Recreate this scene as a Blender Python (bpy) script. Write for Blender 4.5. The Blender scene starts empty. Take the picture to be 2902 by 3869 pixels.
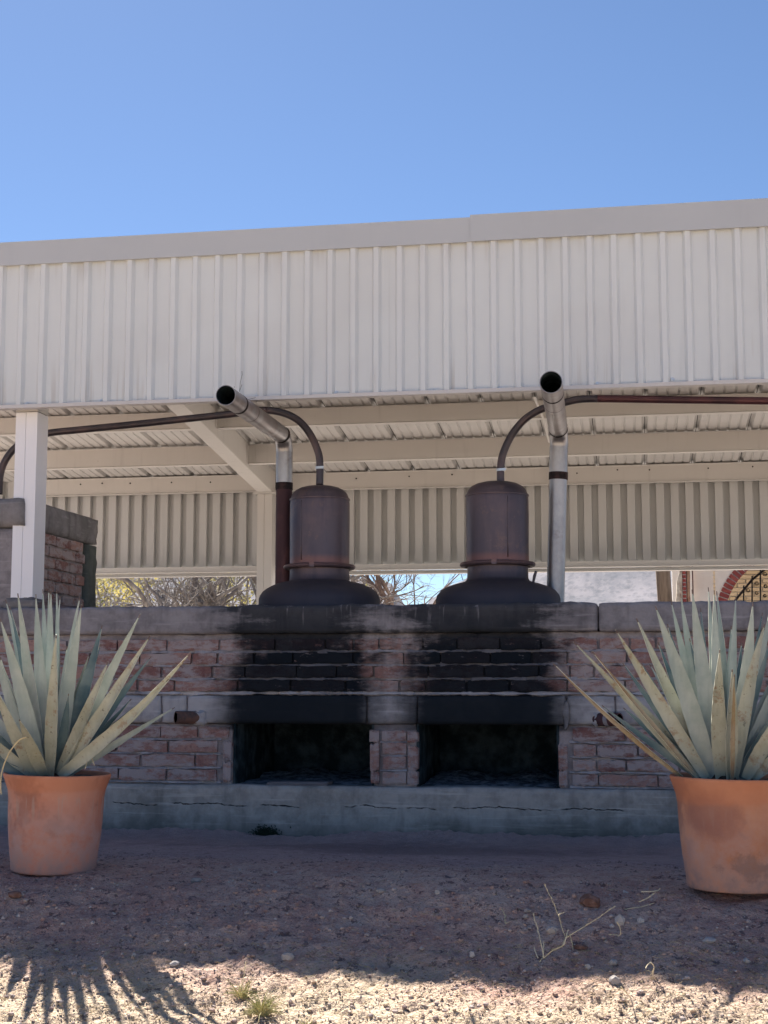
import bpy, bmesh, math, random
from mathutils import Vector, Matrix, noise
S = bpy.context.scene
COL = S.collection
R = math.radians
random.seed(11)

# ------------------------------------------------------------------ camera
FPX, EYE, PITCH, YAW = 5500.0, 0.88, R(6.8), R(9.79)
cd = bpy.data.cameras.new('camera'); cam = bpy.data.objects.new('camera', cd); COL.objects.link(cam)
cam.location = (0, 0, EYE); cam.rotation_euler = (math.pi/2+PITCH, 0, YAW)
cd.sensor_fit = 'HORIZONTAL'; cd.sensor_width = 36; cd.lens = FPX/2902*36
cd.clip_start = .05; cd.clip_end = 8000
S.camera = cam

# ------------------------------------------------------------------ sky, sun, exposure
SUN = Vector((-.55, 1, 1.17)).normalized()
W = bpy.data.worlds.new('World'); S.world = W; W.use_nodes = True
wn = W.node_tree.nodes; wn.clear()
sky = wn.new('ShaderNodeTexSky'); sky.sky_type = 'NISHITA'; sky.sun_disc = False
sky.sun_elevation = math.asin(SUN.z); sky.sun_rotation = math.atan2(SUN.x, SUN.y)
sky.air_density = .9; sky.dust_density = .4; sky.ozone_density = 5.0; sky.altitude = 1500
bgn = wn.new('ShaderNodeBackground'); bgn.inputs[1].default_value = .05
wo = wn.new('ShaderNodeOutputWorld')
W.node_tree.links.new(sky.outputs[0], bgn.inputs[0]); W.node_tree.links.new(bgn.outputs[0], wo.inputs[0])
sd = bpy.data.lights.new('sun', 'SUN'); sd.energy = 5.0; sd.angle = R(.53); sd.color = (1, .94, .85)
sun = bpy.data.objects.new('sun', sd); COL.objects.link(sun)
sun.rotation_euler = SUN.to_track_quat('Z', 'Y').to_euler(); sun.location = (-6, 12, 14)
vs = S.view_settings; vs.view_transform = 'Standard'; vs.look = 'None'; vs.gamma = 1; vs.exposure = 1.45
vs.use_curve_mapping = False

# ------------------------------------------------------------------ helpers
_a = math.pi/2+PITCH
def P(u, v, Y):
    """world point at depth Y that shows at photograph pixel (u, v)"""
    x = (u-1451)/FPX; y = -(v-1934.5)/FPX; z = -1.
    yy = y*math.cos(_a)-z*math.sin(_a); zz = y*math.sin(_a)+z*math.cos(_a)
    d = Vector((x*math.cos(YAW)-yy*math.sin(YAW), x*math.sin(YAW)+yy*math.cos(YAW), zz))
    return d*(Y/d.y)+Vector((0, 0, EYE))
def XX(u, Y, v=2500): return P(u, v, Y).x
def ZZ(v, Y, u=1451): return P(u, v, Y).z

def tag(o, label=None, cat=None, group=None, kind=None):
    if label: o['label'] = label
    if cat: o['category'] = cat
    if group: o['group'] = group
    if kind: o['kind'] = kind
    return o
def empty(name, loc=(0, 0, 0), **k):
    o = bpy.data.objects.new(name, None); COL.objects.link(o); o.location = loc; o.empty_display_size = .1
    return tag(o, **k)
def child(o, parent):
    if parent is not None:
        o.parent = parent
        o.matrix_parent_inverse = Matrix.Translation(parent.location).inverted() if parent.type == 'EMPTY' and parent.parent is None else Matrix.Identity(4)
    return o
def link(name, me, parent=None, loc=None):
    o = bpy.data.objects.new(name, me); COL.objects.link(o)
    if loc is not None: o.location = loc
    return child(o, parent)
class MB:
    def __init__(s): s.v = []; s.f = []; s.m = []; s.mi = 0
    def add(s, vs_, fs_):
        n = len(s.v); s.v += [tuple(p) for p in vs_]
        for f in fs_: s.f.append(tuple(i+n for i in f)); s.m.append(s.mi)
        return s
    def box(s, x0, x1, y0, y1, z0, z1):
        return s.add([(x0,y0,z0),(x1,y0,z0),(x1,y1,z0),(x0,y1,z0),(x0,y0,z1),(x1,y0,z1),(x1,y1,z1),(x0,y1,z1)],
                     [(0,3,2,1),(4,5,6,7),(0,1,5,4),(1,2,6,5),(2,3,7,6),(3,0,4,7)])
    def tube(s, pts, rad, seg=12, cap=True, flat=1.0):
        pts = [Vector(p) for p in pts]; n = len(pts)
        if not hasattr(rad, '__len__'): rad = [rad]*n
        t0 = (pts[1]-pts[0]).normalized(); up = Vector((0,0,1)) if abs(t0.z) < .9 else Vector((0,1,0))
        nx = t0.cross(up).normalized(); V = []
        for i, p in enumerate(pts):
            t = (pts[min(i+1, n-1)]-pts[max(i-1, 0)]).normalized()
            nx = (nx-t*nx.dot(t)).normalized(); ny = t.cross(nx)
            for k in range(seg):
                a = 2*math.pi*k/seg
                V.append(p+(nx*math.cos(a)+ny*math.sin(a)*flat)*rad[i])
        F = [(i*seg+k, i*seg+(k+1) % seg, (i+1)*seg+(k+1) % seg, (i+1)*seg+k) for i in range(n-1) for k in range(seg)]
        if cap: F += [tuple(range(seg))[::-1], tuple((n-1)*seg+k for k in range(seg))]
        return s.add(V, F)
    def lathe(s, prof, c=(0,0,0), seg=48, wob=None):
        V = []
        for r, z in prof:
            for k in range(seg):
                a = 2*math.pi*k/seg; rr = r*(1+(wob(a, z) if wob else 0))
                V.append((c[0]+rr*math.cos(a), c[1]+rr*math.sin(a), c[2]+z))
        F = [(i*seg+k, i*seg+(k+1) % seg, (i+1)*seg+(k+1) % seg, (i+1)*seg+k) for i in range(len(prof)-1) for k in range(seg)]
        return s.add(V, F)
    def mesh(s, name, mats, smooth=False):
        me = bpy.data.meshes.new(name); me.from_pydata(s.v, [], s.f)
        for m in (mats if isinstance(mats, (list, tuple)) else [mats]): me.materials.append(m)
        me.polygons.foreach_set('material_index', s.m)
        if smooth: me.polygons.foreach_set('use_smooth', [True]*len(me.polygons))
        me.update(); return me
    def build(s, name, mats, parent=None, smooth=False, loc=None):
        return link(name, s.mesh(name, mats, smooth), parent, loc)
def autosmooth(o, ang=40):
    me = o.data
    bm = bmesh.new(); bm.from_mesh(me); bmesh.ops.recalc_face_normals(bm, faces=bm.faces)
    for e in bm.edges:
        e.smooth = not (len(e.link_faces) == 2 and e.calc_face_angle(0) > R(ang))
    for f in bm.faces: f.smooth = True
    bm.to_mesh(me); bm.free(); return o
def bevel(o, w=.004, seg=2):
    m = o.modifiers.new('bevel', 'BEVEL'); m.width = w; m.segments = seg; m.limit_method = 'ANGLE'; return o
def slab(x0, x1, y0, y1, z0, z1, step=.03, amp=.004, freq=6, seed=0, rag=0):
    """cast block with uneven faces and worn edges"""
    nx = max(1, round((x1-x0)/step)); ny = max(1, min(14, round((y1-y0)/step))); nz = max(1, round((z1-z0)/step))
    idx = {}; V = []; F = []
    def vid(i, j, k):
        if (i, j, k) not in idx:
            p = Vector((x0+(x1-x0)*i/nx, y0+(y1-y0)*j/ny, z0+(z1-z0)*k/nz))
            q = p*freq+Vector((seed*3.7, seed, 0))
            d = noise.noise_vector(q)*amp+noise.noise_vector(q*4.1)*amp*.5
            ed = (i in (0, nx))+(j in (0, ny))+(k in (0, nz))
            if ed >= 2:
                c = Vector(((x0+x1)/2, (y0+y1)/2, (z0+z1)/2)); e = amp*(.9+abs(noise.noise(q*3))*2.2)
                if i in (0, nx): p.x += e*(1 if p.x < c.x else -1)
                if j in (0, ny): p.y += e*(1 if p.y < c.y else -1)
                if k in (0, nz): p.z += e*(1 if p.z < c.z else -1)
            if rag and k == nz: p.z += rag*noise.noise(Vector((p.x*7, 3, seed)))+rag*.5*noise.noise(Vector((p.x*29, 3, seed)))
            idx[(i, j, k)] = len(V); V.append(p+d)
        return idx[(i, j, k)]
    for i in range(nx):
        for k in range(nz):
            F.append((vid(i,0,k), vid(i+1,0,k), vid(i+1,0,k+1), vid(i,0,k+1)))
            F.append((vid(i,ny,k), vid(i,ny,k+1), vid(i+1,ny,k+1), vid(i+1,ny,k)))
        for j in range(ny):
            F.append((vid(i,j,nz), vid(i+1,j,nz), vid(i+1,j+1,nz), vid(i,j+1,nz)))
            F.append((vid(i,j,0), vid(i,j+1,0), vid(i+1,j+1,0), vid(i+1,j,0)))
    for j in range(ny):
        for k in range(nz):
            F.append((vid(0,j,k), vid(0,j,k+1), vid(0,j+1,k+1), vid(0,j+1,k)))
            F.append((vid(nx,j,k), vid(nx,j+1,k), vid(nx,j+1,k+1), vid(nx,j,k+1)))
    m = MB(); m.add(V, F); return m

# ------------------------------------------------------------------ material toolkit
class N:
    """tiny wrapper so that node maths reads like maths"""
    def __init__(s, t, sock): s.t = t; s.s = sock
    def _op(s, op, *o, clamp=False):
        n = s.t.nodes.new('ShaderNodeMath'); n.operation = op; n.use_clamp = clamp
        for i, q in enumerate((s,)+o):
            if isinstance(q, N): s.t.links.new(q.s, n.inputs[i])
            else: n.inputs[i].default_value = q
        return N(s.t, n.outputs[0])
    def __add__(s, o): return s._op('ADD', o)
    def __sub__(s, o): return s._op('SUBTRACT', o)
    def __mul__(s, o): return s._op('MULTIPLY', o)
    def __rmul__(s, o): return s._op('MULTIPLY', o)
    def __truediv__(s, o): return s._op('DIVIDE', o)
    def neg(s): return s*-1.
    def abs(s): return s._op('ABSOLUTE')
    def sin(s): return s._op('SINE')
    def max(s, o): return s._op('MAXIMUM', o)
    def min(s, o): return s._op('MINIMUM', o)
    def clamp(s): return s._op('ADD', 0., clamp=True)
    def sm(s, a, b):
        n = s.t.nodes.new('ShaderNodeMapRange'); n.interpolation_type = 'SMOOTHSTEP'
        s.t.links.new(s.s, n.inputs[0]); n.inputs[1].default_value = a; n.inputs[2].default_value = b
        n.inputs[3].default_value = 0; n.inputs[4].default_value = 1
        if a > b:
            n.inputs[1].default_value = b; n.inputs[2].default_value = a; n.inputs[3].default_value = 1; n.inputs[4].default_value = 0
        return N(s.t, n.outputs[0])
class Mat:
    def __init__(s, name, rough=.8, metal=0., spec=.3):
        s.m = bpy.data.materials.new(name); s.m.use_nodes = True; s.t = s.m.node_tree; s.n = s.t.nodes
        s.b = s.n['Principled BSDF']; s.b.inputs['Roughness'].default_value = rough
        s.b.inputs['Metallic'].default_value = metal; s.b.inputs['Specular IOR Level'].default_value = spec
        g = s.n.new('ShaderNodeNewGeometry'); s.pos = g.outputs['Position']
        sp = s.n.new('ShaderNodeSeparateXYZ'); s.t.links.new(s.pos, sp.inputs[0])
        s.x, s.y, s.z = (N(s.t, sp.outputs[i]) for i in range(3))
    def scaled(s, sc):
        n = s.n.new('ShaderNodeVectorMath'); n.operation = 'MULTIPLY'; s.t.links.new(s.pos, n.inputs[0]); n.inputs[1].default_value = sc
        return n.outputs[0]
    def noise(s, scale, detail=4, rough=.6, sc=None, dist=0):
        n = s.n.new('ShaderNodeTexNoise'); n.inputs['Scale'].default_value = scale; n.inputs['Detail'].default_value = detail
        n.inputs['Roughness'].default_value = rough; n.inputs['Distortion'].default_value = dist
        s.t.links.new(s.scaled(sc) if sc else s.pos, n.inputs['Vector']); return N(s.t, n.outputs[0])
    def vor(s, scale, feature='F1', sc=None):
        n = s.n.new('ShaderNodeTexVoronoi'); n.feature = feature; n.inputs['Scale'].default_value = scale
        s.t.links.new(s.scaled(sc) if sc else s.pos, n.inputs['Vector']); return N(s.t, n.outputs[0])
    def rnd(s):
        return N(s.t, s.n.new('ShaderNodeObjectInfo').outputs['Random'])
    def col(s, c):
        n = s.n.new('ShaderNodeRGB'); n.outputs[0].default_value = (*c, 1); return n.outputs[0]
    def mix(s, f, a, b):
        n = s.n.new('ShaderNodeMix'); n.data_type = 'RGBA'
        if isinstance(f, N): s.t.links.new(f.s, n.inputs[0])
        else: n.inputs[0].default_value = f
        for q, i in ((a, 6), (b, 7)):
            if isinstance(q, tuple): n.inputs[i].default_value = (*q, 1)
            else: s.t.links.new(q, n.inputs[i])
        return n.outputs[2]
    def base(s, c):
        if isinstance(c, tuple): s.b.inputs['Base Color'].default_value = (*c, 1)
        else: s.t.links.new(c, s.b.inputs['Base Color'])
        return s
    def set(s, k, v):
        if isinstance(v, N): s.t.links.new(v.s, s.b.inputs[k])
        else: s.b.inputs[k].default_value = v
        return s
    def bump(s, h, dist=.01, strength=1.):
        n = s.n.new('ShaderNodeBump'); n.inputs['Distance'].default_value = dist; n.inputs['Strength'].default_value = strength
        s.t.links.new(h.s, n.inputs['Height']); s.t.links.new(n.outputs[0], s.b.inputs['Normal']); return s

XL0, XL1, XR0, XR1 = -2.352, -1.529, -1.253, -.457           # the two fire openings
def soot(M):
    """soot stains over the two fire mouths, with ragged edges (world X, Z)"""
    big = M.noise(3.2, 3, .6, (1, 1, 1.6)); fine = M.noise(16, 4, .7, (1, 1, 3.5)); up = M.noise(9, 3, .6, (1, 1, .18))
    crs = M.noise(2.2, 2, .5, (1, 1, 7)); wob = (big-.5)*.60+(fine-.5)*.34+(up-.5)*.40+(crs-.5)*.55
    out = None
    for c0, c1, h0, h1 in ((-1.950, -1.99, .52, .38), (-.865, -.86, .51, .44)):
        k = (M.z-.66)*(1/.70)                                 # 0 at the lintel's foot, 1 at the cap's top
        kk = k.clamp()
        c = kk*(c1-c0)+c0; h = kk*(h1-h0)+h0
        d = h-(M.x-c).abs()+wob*(kk*1.0+.12)
        a = d.sm(-.10, .17)
        a = a*((kk*1.0-.62).clamp()*-.5+1.0)
        out = a if out is None else out.max(a)
    haze_ = ((M.x+1.42).abs()*-1.+.95).sm(0, .25)*(M.noise(5, 4, .7, (1, 1, .25)).sm(.42, .66))*M.z.sm(.82, .88)*.62
    out = out.max(haze_)
    low = (M.z-.62).sm(-.01, .01)                             # below the lintel only the jambs are sooty
    return out*low
SOOT = (.003, .008, .014)
def concrete(name, c1, c2, use_soot=True, crack=False, rough=.9):
    M = Mat(name, rough, spec=.2)
    a = M.noise(2.3, 5, .65); b = M.noise(14, 5, .7); st = M.noise(10, 3, .6, (1, 1, .14)); hz = M.noise(7, 3, .6, (.35, 1, 6))
    c = M.mix((a*.6+b*.4).sm(.36, .62), c1, c2)
    c = M.mix(st.sm(.5, .75)*.45, c, tuple(x*.45 for x in c1))
    c = M.mix(hz.sm(.55, .75)*.35, c, tuple(min(1, x*1.6) for x in c2))
    hgt = b*.5+hz*.5
    if crack:
        y = M.z-.185+(M.noise(3, 4, .7, (1, .01, .01))-.5)*-.10
        cr = ((y.abs())-(M.noise(30, 3)-.5)*.012).sm(.0040, .0005)*M.noise(3.1, 3, .7, (1, .01, .01)).sm(.47, .53)
        c = M.mix(cr*.9, c, (.02, .02, .022)); hgt = hgt-cr*2.
        # damp, mossy foot of the wall
        dm = (M.z+(M.noise(4, 4)-.5)*.25).sm(.16, .02)
        c = M.mix(dm*.55, c, (.05, .055, .05))
    if use_soot:
        drp = M.noise(24, 3, .6, (1, 1, .10)).sm(.56, .66)*M.z.sm(1.20, 1.34)*.6
        c = M.mix(soot(M)*.97*(drp*-1.+1.), c, SOOT)
    pits = M.vor(26).sm(.06, .02)*M.noise(5).sm(.55, .6)
    c = M.mix(pits*.8, c, (.02, .02, .02))
    return M.base(c).bump(hgt+M.noise(60, 3)*.3, .006, .8).m
def brickmat():
    M = Mat('brick_clay', .92, spec=.15); r = M.rnd()
    c = M.mix(r.sm(0, .4), (.19, .085, .080), (.30, .16, .14)); c = M.mix(r.sm(.5, 1.), c, (.40, .25, .22))
    c = M.mix(M.noise(12, 5, .7).sm(.35, .75)*.5, c, (.42, .26, .22))
    c = M.mix(M.noise(30, 4, .8).sm(.5, .7)*.55, c, (.11, .06, .065))
    smear = M.noise(6, 5, .8, (1, 1, 2.2)).sm(.40, .57)
    c = M.mix(smear*.82, c, (.40, .35, .35))
    c = M.mix(M.noise(22, 3, .6, (1, 1, .3)).sm(.62, .72)*.6, c, (.42, .39, .39))
    flk = M.noise(13, 4, .75, (1, 1, 2.5)).sm(.62, .72)*.45
    c = M.mix(soot(M)*.985*(flk*-1.+1.)*(M.rnd()*.05+.955).clamp(), c, SOOT)
    return M.base(c).bump(M.noise(45, 5, .8)+smear*.6, .006, .9).m
def mortarmat(name, c1, c2, s=.8):
    M = Mat(name, .95, spec=.1)
    c = M.mix(M.noise(9, 5, .7).sm(.3, .7), c1, c2)
    c = M.mix(M.noise(3, 3, .6).sm(.5, .75)*.6, c, (.11, .09, .09))
    c = M.mix(soot(M)*s, c, SOOT)
    return M.base(c).bump(M.noise(50, 4, .8), .006, .8).m
M_BRICK = brickmat()
M_MORTAR = mortarmat('mortar', (.26, .225, .23), (.42, .375, .38), .95)
M_WASH = mortarmat('mortar_wash', (.28, .25, .26), (.44, .41, .42), .62)
M_LEDGE = mortarmat('ledge_wash', (.40, .37, .38), (.56, .53, .54), .30)
M_CAP = concrete('concrete_cap', (.18, .165, .175), (.32, .295, .305))
M_LINT = concrete('concrete_lintel', (.24, .225, .235), (.42, .40, .41))
M_BASE = concrete('concrete_plinth', (.26, .235, .21), (.46, .41, .375), False, True)
M_TANK = concrete('concrete_tank', (.16, .15, .15), (.26, .245, .25), False)
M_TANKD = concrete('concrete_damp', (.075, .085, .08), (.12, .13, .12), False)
M = Mat('fire_chamber_soot', .95, spec=.1)
M_SOOT = M.base(M.mix(M.noise(8, 4).sm(.4, .7), (.014, .024, .030), (.07, .095, .11))).bump(M.noise(30, 4), .01).m
def paint(name, c, dirt=.25, rough=.45, run=False):
    M = Mat(name, rough, spec=.4); n = M.noise(1.6, 4, .6); s = M.noise(12, 3, .6, (1, 1, .08))
    k = M.mix(n.sm(.35, .75)*.25, c, tuple(x*.86 for x in c)); k = M.mix(s.sm(.56, .8)*dirt, k, tuple(x*.6 for x in c))
    if run:
        k = M.mix(M.z.sm(2.95, 2.60)*M.noise(9, 4, .7, (1, 1, .05)).sm(.54, .66)*.38, k, (.36, .31, .27)); k = M.mix(M.z.sm(3.32, 3.48)*M.noise(11, 3, .6, (1, 1, .06)).sm(.5, .7)*.35, k, (.42, .39, .37))
        k = M.mix(M.noise(.9, 3, .6).sm(.5, .62)*.12, k, (.50, .48, .47))
    spk = M.vor(7).sm(.035, .018)*M.noise(3.1).sm(.56, .6)
    k = M.mix(spk*.6, k, (.2, .16, .13))
    return M.base(k).bump(M.noise(3.3, 3)*.6+M.noise(140, 2)*.03, .004, .5).m
M_SHEET = paint('painted_sheet', (.69, .725, .75), .16, .42, True)
M_TRIM = paint('painted_trim', (.49, .515, .55), .08)
M_STEEL = paint('painted_steel', (.62, .60, .575), .28)
M_WHITE = paint('white_post_paint', (.86, .86, .90), .15)
M_ROOF = paint('roof_underside', (.57, .56, .55), .3)
M_BACK = paint('back_sheet_paint', (.53, .53, .525), .3)
M = Mat('dark_gap', .9); M_DARK = M.base((.01, .01, .01)).m
M = Mat('screw_metal', .3, 1.); M_SCREW = M.base((.6, .6, .6)).m
def still():
    M = Mat('aged_copper', .42, .62, .5)
    n = M.noise(3, 5, .65); s = M.noise(9, 4, .6, (1, 1, .15))
    c = M.mix(n.sm(.35, .7), (.10, .082, .10), (.155, .112, .125)); c = M.mix(s.sm(.46, .62)*.55, c, (.07, .062, .085)); c = M.mix(M.noise(7, 5, .75).sm(.54, .64)*.5, c, (.17, .115, .11)); c = M.mix(M.vor(38).sm(.10, .04)*M.noise(6).sm(.5, .56)*.6, c, (.30, .24, .22))
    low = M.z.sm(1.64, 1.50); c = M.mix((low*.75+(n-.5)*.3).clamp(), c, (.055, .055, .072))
    hot = (M.z-1.672).abs().sm(.05, .0); c = M.mix(hot*.5, c, (.30, .13, .10))
    M.set('Roughness', n*.25+.34+low*.2)
    return M.base(c).bump(M.noise(5, 3)+M.noise(60, 3)*.1, .006, .5).m
M_STILL = still()
M = Mat('pipe_dark', .42, .5, .5); M_PIPE = M.base(M.mix(M.noise(6, 4).sm(.4, .7), (.06, .055, .07), (.11, .08, .09))).bump(M.noise(30, 3), .003, .4).m
M = Mat('pipe_maroon', .38, .4, .5); M_MAROON = M.base(M.mix(M.noise(5, 4).sm(.35, .7), (.06, .028, .038), (.12, .045, .055))).bump(M.noise(30, 3), .003, .4).m
def galv():
    M = Mat('galvanized_flue', .36, .85, .5); n = M.noise(7, 5, .7, (1, 1, .5)); 
    c = M.mix(n.sm(.35, .7), (.30, .29, .30), (.44, .43, .44)); c = M.mix(M.noise(4, 5, .7).sm(.55, .7)*.7, c, (.20, .15, .14))
    front = (M.y.sm(9.2, 8.6)); c = M.mix(front*.5*M.noise(6, 4).sm(.3, .6), c, (.22, .16, .15))
    M.set('Roughness', n*.3+.25); return M.base(c).bump(M.noise(14, 3), .002, .5).m
M_GALV = galv()
M = Mat('flue_rust', .7, .2, .3); M_RUST = M.base(M.mix(M.noise(9, 5, .7, (1, 1, .3)).sm(.35, .7), (.07, .035, .042), (.14, .065, .065))).bump(M.noise(40, 4), .003, .5).m
M = Mat('flue_char', .8, .1, .2); M_CHAR = M.base(M.mix(M.noise(20, 4).sm(.4, .7), (.02, .016, .018), (.06, .035, .035))).m

# ------------------------------------------------------------------ terrain
PROF = [(-60, -.75), (-4, -.68), (2.6, -.62), (3.6, -.50), (4.3, -.345), (4.72, -.225), (5.22, -.095), (5.56, .04), (5.82, .108), (6.3, .115), (7.2, .06), (8.0, .015), (8.45, .0), (9, 0), (9000, 0)]
def prof(y):
    for (a, za), (b, zb) in zip(PROF, PROF[1:]):
        if y <= b:
            t = (y-a)/(b-a); return za+(zb-za)*t
    return 0
def hz(x, y):
    z = (prof(y-.12)+prof(y)+prof(y+.12))/3
    near = 1/(1+((y-5.5)/6)**4)
    if x > -.6 and y < 5.6: z += .012*min(1, (x+.6)/.8)*min(1, (5.6-y)/.3)*max(0, min(1, (y-4.9)/.3))
    z += .030*noise.noise(Vector((x*1.3, y*1.6, 1)))*near
    if y < 8.38:
        m = max(0, min(1, (6.4-y)/1.0))
        z += (.018*noise.noise(Vector((x*4.2, y*5, 5)))+.015*noise.noise(Vector((x*9, y*11, 9))))*(.35+.65*m)*near
        f = noise.noise(Vector((x*30, y*32, 2))); g = noise.noise(Vector((x*62, y*62, 7)))
        z += (.0045*f+.0055*g+.004*max(0, f)*m)*(.4+.8*m)*near
        t = max(0, (y-8.05)/.33); z += .045*t*t*(1+.9*noise.noise(Vector((x*1.3, 0, 0)))+.35*noise.noise(Vector((x*6, y*9, 0)))+.3*noise.noise(Vector((x*25, y*20, 0))))
    return z
def axis(lo, hi, st, far):
    a = [lo+(hi-lo)*i/round((hi-lo)/st) for i in range(round((hi-lo)/st)+1)]
    d = st; x = hi; post = []
    while x < far: d *= 1.5; x += d; post.append(x)
    d = st; x = lo; pre = []
    while x > -far: d *= 1.5; x -= d; pre.append(x)
    return pre[::-1]+a+post
xs = axis(-3.4, 1.2, .0095, 3000); ys = axis(4.4, 8.4, .0105, 3000)
g = MB(); g.v = [(x, y, hz(x, y)) for y in ys for x in xs]; nx = len(xs)
g.f = [(j*nx+i, j*nx+i+1, (j+1)*nx+i+1, (j+1)*nx+i) for j in range(len(ys)-1) for i in range(nx-1)]; g.m = [0]*len(g.f)
def soil():
    M = Mat('dry_soil', .96, spec=.1)
    a = M.noise(1.7, 5, .65); b = M.noise(11, 5, .7); c = M.noise(55, 4, .8); v = M.vor(70)
    k = M.mix(a.sm(.35, .7), (.58, .375, .31), (.72, .52, .42)); k = M.mix(b.sm(.4, .66)*.6, k, (.48, .25, .205))
    k = M.mix(c.sm(.5, .72)*.6, k, (.70, .58, .52)); k = M.mix(M.noise(34, 4, .8).sm(.50, .66)*.55, k, (.32, .18, .165)); k = M.mix(v.sm(.22, .05)*.35, k, (.58, .52, .47))
    grey = ((M.y-6.1)+(a-.5)*1.2).sm(-.1, .7)*M.y.sm(9.0, 8.5)
    k = M.mix(grey*.7, k, M.mix(b.sm(.35, .7), (.38, .28, .28), (.56, .42, .41)))
    ash = (((M.x+1.2).abs()*.55+(M.y-7.6).abs()*1.2)+(b-.5)*.6).sm(1.0, .35)
    k = M.mix(ash*.4, k, (.10, .09, .105))
    straw = (((M.y-5.0)+(M.noise(2.6, 4)-.5)*.9).sm(.35, -.2))  # straw tint that also puts golden sunlight into the front strip's colour
    k = M.mix(straw*.6, k, (.80, .68, .47))
    k = M.mix(M.noise(23, 3, .8).sm(.56, .63)*.75*M.y.sm(7.4, 6.6), k, (.13, .085, .09)); k = M.mix(M.vor(48).sm(.16, .06)*M.noise(9).sm(.48, .55)*.8, k, (.72, .64, .60))  # dark specks paint in shade between clods; pale flecks are grit
    k = M.mix(M.y.sm(9.2, 9.8)*.8, k, (.52, .50, .46))
    return M.base(k).bump(b*.5+c*.9+v*.5+M.noise(140, 3, .8)*.5, .016, 1.).m
M_SOIL = soil()
ground = tag(g.build('ground', M_SOIL, smooth=True), kind='structure')

def ongr(u, v):
    """ground point seen at a pixel"""
    lo, hi = 2.0, 8.3
    for _ in range(40):
        y = (lo+hi)/2; p = P(u, v, y)
        if p.z > hz(p.x, p.y): lo = y
        else: hi = y
    p = P(u, v, lo); return Vector((p.x, p.y, hz(p.x, p.y)))

# ------------------------------------------------------------------ kiln wall
BRICKS = []
rb = random.Random(3)
for i in range(14):
    # unit brick -0.5..0.5, worn corners and one bumpy face ring
    V = []; F = []
    n1, n2 = 4, 1
    m = MB()
    prof_ = [(-.5, -.40), (-.47, -.5), (-.47, .5), (-.5, .40)]
    nx_ = 7; rows = [(-.46, .5), (-.5, .36), (-.5, -.34), (-.45, -.5), (.5, -.5), (.5, .5)]   # (y, z) ring: rounded front edges
    for a in range(nx_+1):
        x = -.5+a/nx_; e = 1 if a in (0, nx_) else 0
        for (y, z) in rows:
            yy = y+(.05*e if y < 0 else 0); zz = z*(1-.10*e)
            j = rb.uniform(-.035, .035) if y < 0 else 0
            V.append((x+(rb.uniform(-.012, .012)), yy+j*.9+(.10*rb.random() if y < 0 and rb.random() < .10 else 0), zz+(rb.uniform(-.07, .07) if y < 0 else 0)))
    k = len(rows)
    F = [(a*k+b, (a+1)*k+b, (a+1)*k+(b+1) % k, a*k+(b+1) % k) for a in range(nx_) for b in range(k)]
    F += [tuple(range(k)), tuple(nx_*k+b for b in range(k))[::-1]]
    m.add(V, F); me = m.mesh('brick', M_BRICK)
    bm = bmesh.new(); bm.from_mesh(me); bmesh.ops.recalc_face_normals(bm, faces=bm.faces); bm.to_mesh(me); bm.free()
    BRICKS.append(me)
def put_brick(parent, x0, x1, z0, z1, y, depth=.05, mesh=None, name='brick'):
    o = bpy.data.objects.new(name, mesh or rb.choice(BRICKS)); COL.objects.link(o)
    o.location = ((x0+x1)/2, y+depth/2, (z0+z1)/2); o.scale = (x1-x0, depth, z1-z0)
    o.rotation_euler = (0, rb.uniform(-.008, .008), 0)
    return child(o, parent)

kiln = empty('kiln_wall', (-1.4, 8.9, 0), label='long low brick and concrete kiln wall with two soot blackened fire openings', cat='kiln')
FY = 8.405
COURSES = [
 (2413, 2456, [-160, 60, 250, 440, 627, 826, 1036, 1227, 1335, 1432, 1598, 1728, 1890, 2046, 2261, 2380, 2481, 2650, 2830, 3020]),
 (2464, 2508, [-60, 140, 340, 528, 723, 821, 960, 1105, 1335, 1525, 1665, 1850, 2010, 2144, 2368, 2560, 2740, 2920, 3100]),
 (2515, 2560, [-130, 80, 250, 430, 609, 802, 925, 1118, 1270, 1413, 1617, 1830, 2036, 2152, 2245, 2480, 2670, 2860, 3050]),
 (2569, 2612, [-60, 130, 330, 520, 660, 899, 1097, 1304, 1509, 1607, 1760, 1925, 2142, 2360, 2520, 2710, 2900, 3090])]
LOW = [
 (2748, 2792, [-100, 70, 250, 430, 610, 750, 868]), (2804, 2850, [-60, 120, 300, 444, 639, 826]),
 (2858, 2904, [-120, 60, 240, 330, 537, 739, 824]), (2914, 2958, [-90, 80, 260, 454, 634, 826]),
 (2748, 2796, [2158, 2357, 2480, 2680, 2880, 3060]), (2810, 2852, [2160, 2250, 2404, 2560, 2750, 2940, 3100]),
 (2866, 2906, [2155, 2250, 2360, 2560, 2760, 2960]), (2920, 2962, [2155, 2254, 2476, 2600, 2790, 2990])]
for v0, v1, us in COURSES+LOW:
    for a, b in zip(us, us[1:]):
        x0 = XX(a, 8.4)+rb.uniform(.003, .009); x1 = XX(b, 8.4)-rb.uniform(.003, .009)
        if abs(b-a) < 30: continue
        dz = rb.uniform(-.003, .003)
        put_brick(kiln, x0, x1, ZZ(v1, 8.4)+dz, ZZ(v0, 8.4)+dz, FY+rb.uniform(-.007, .006))
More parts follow.
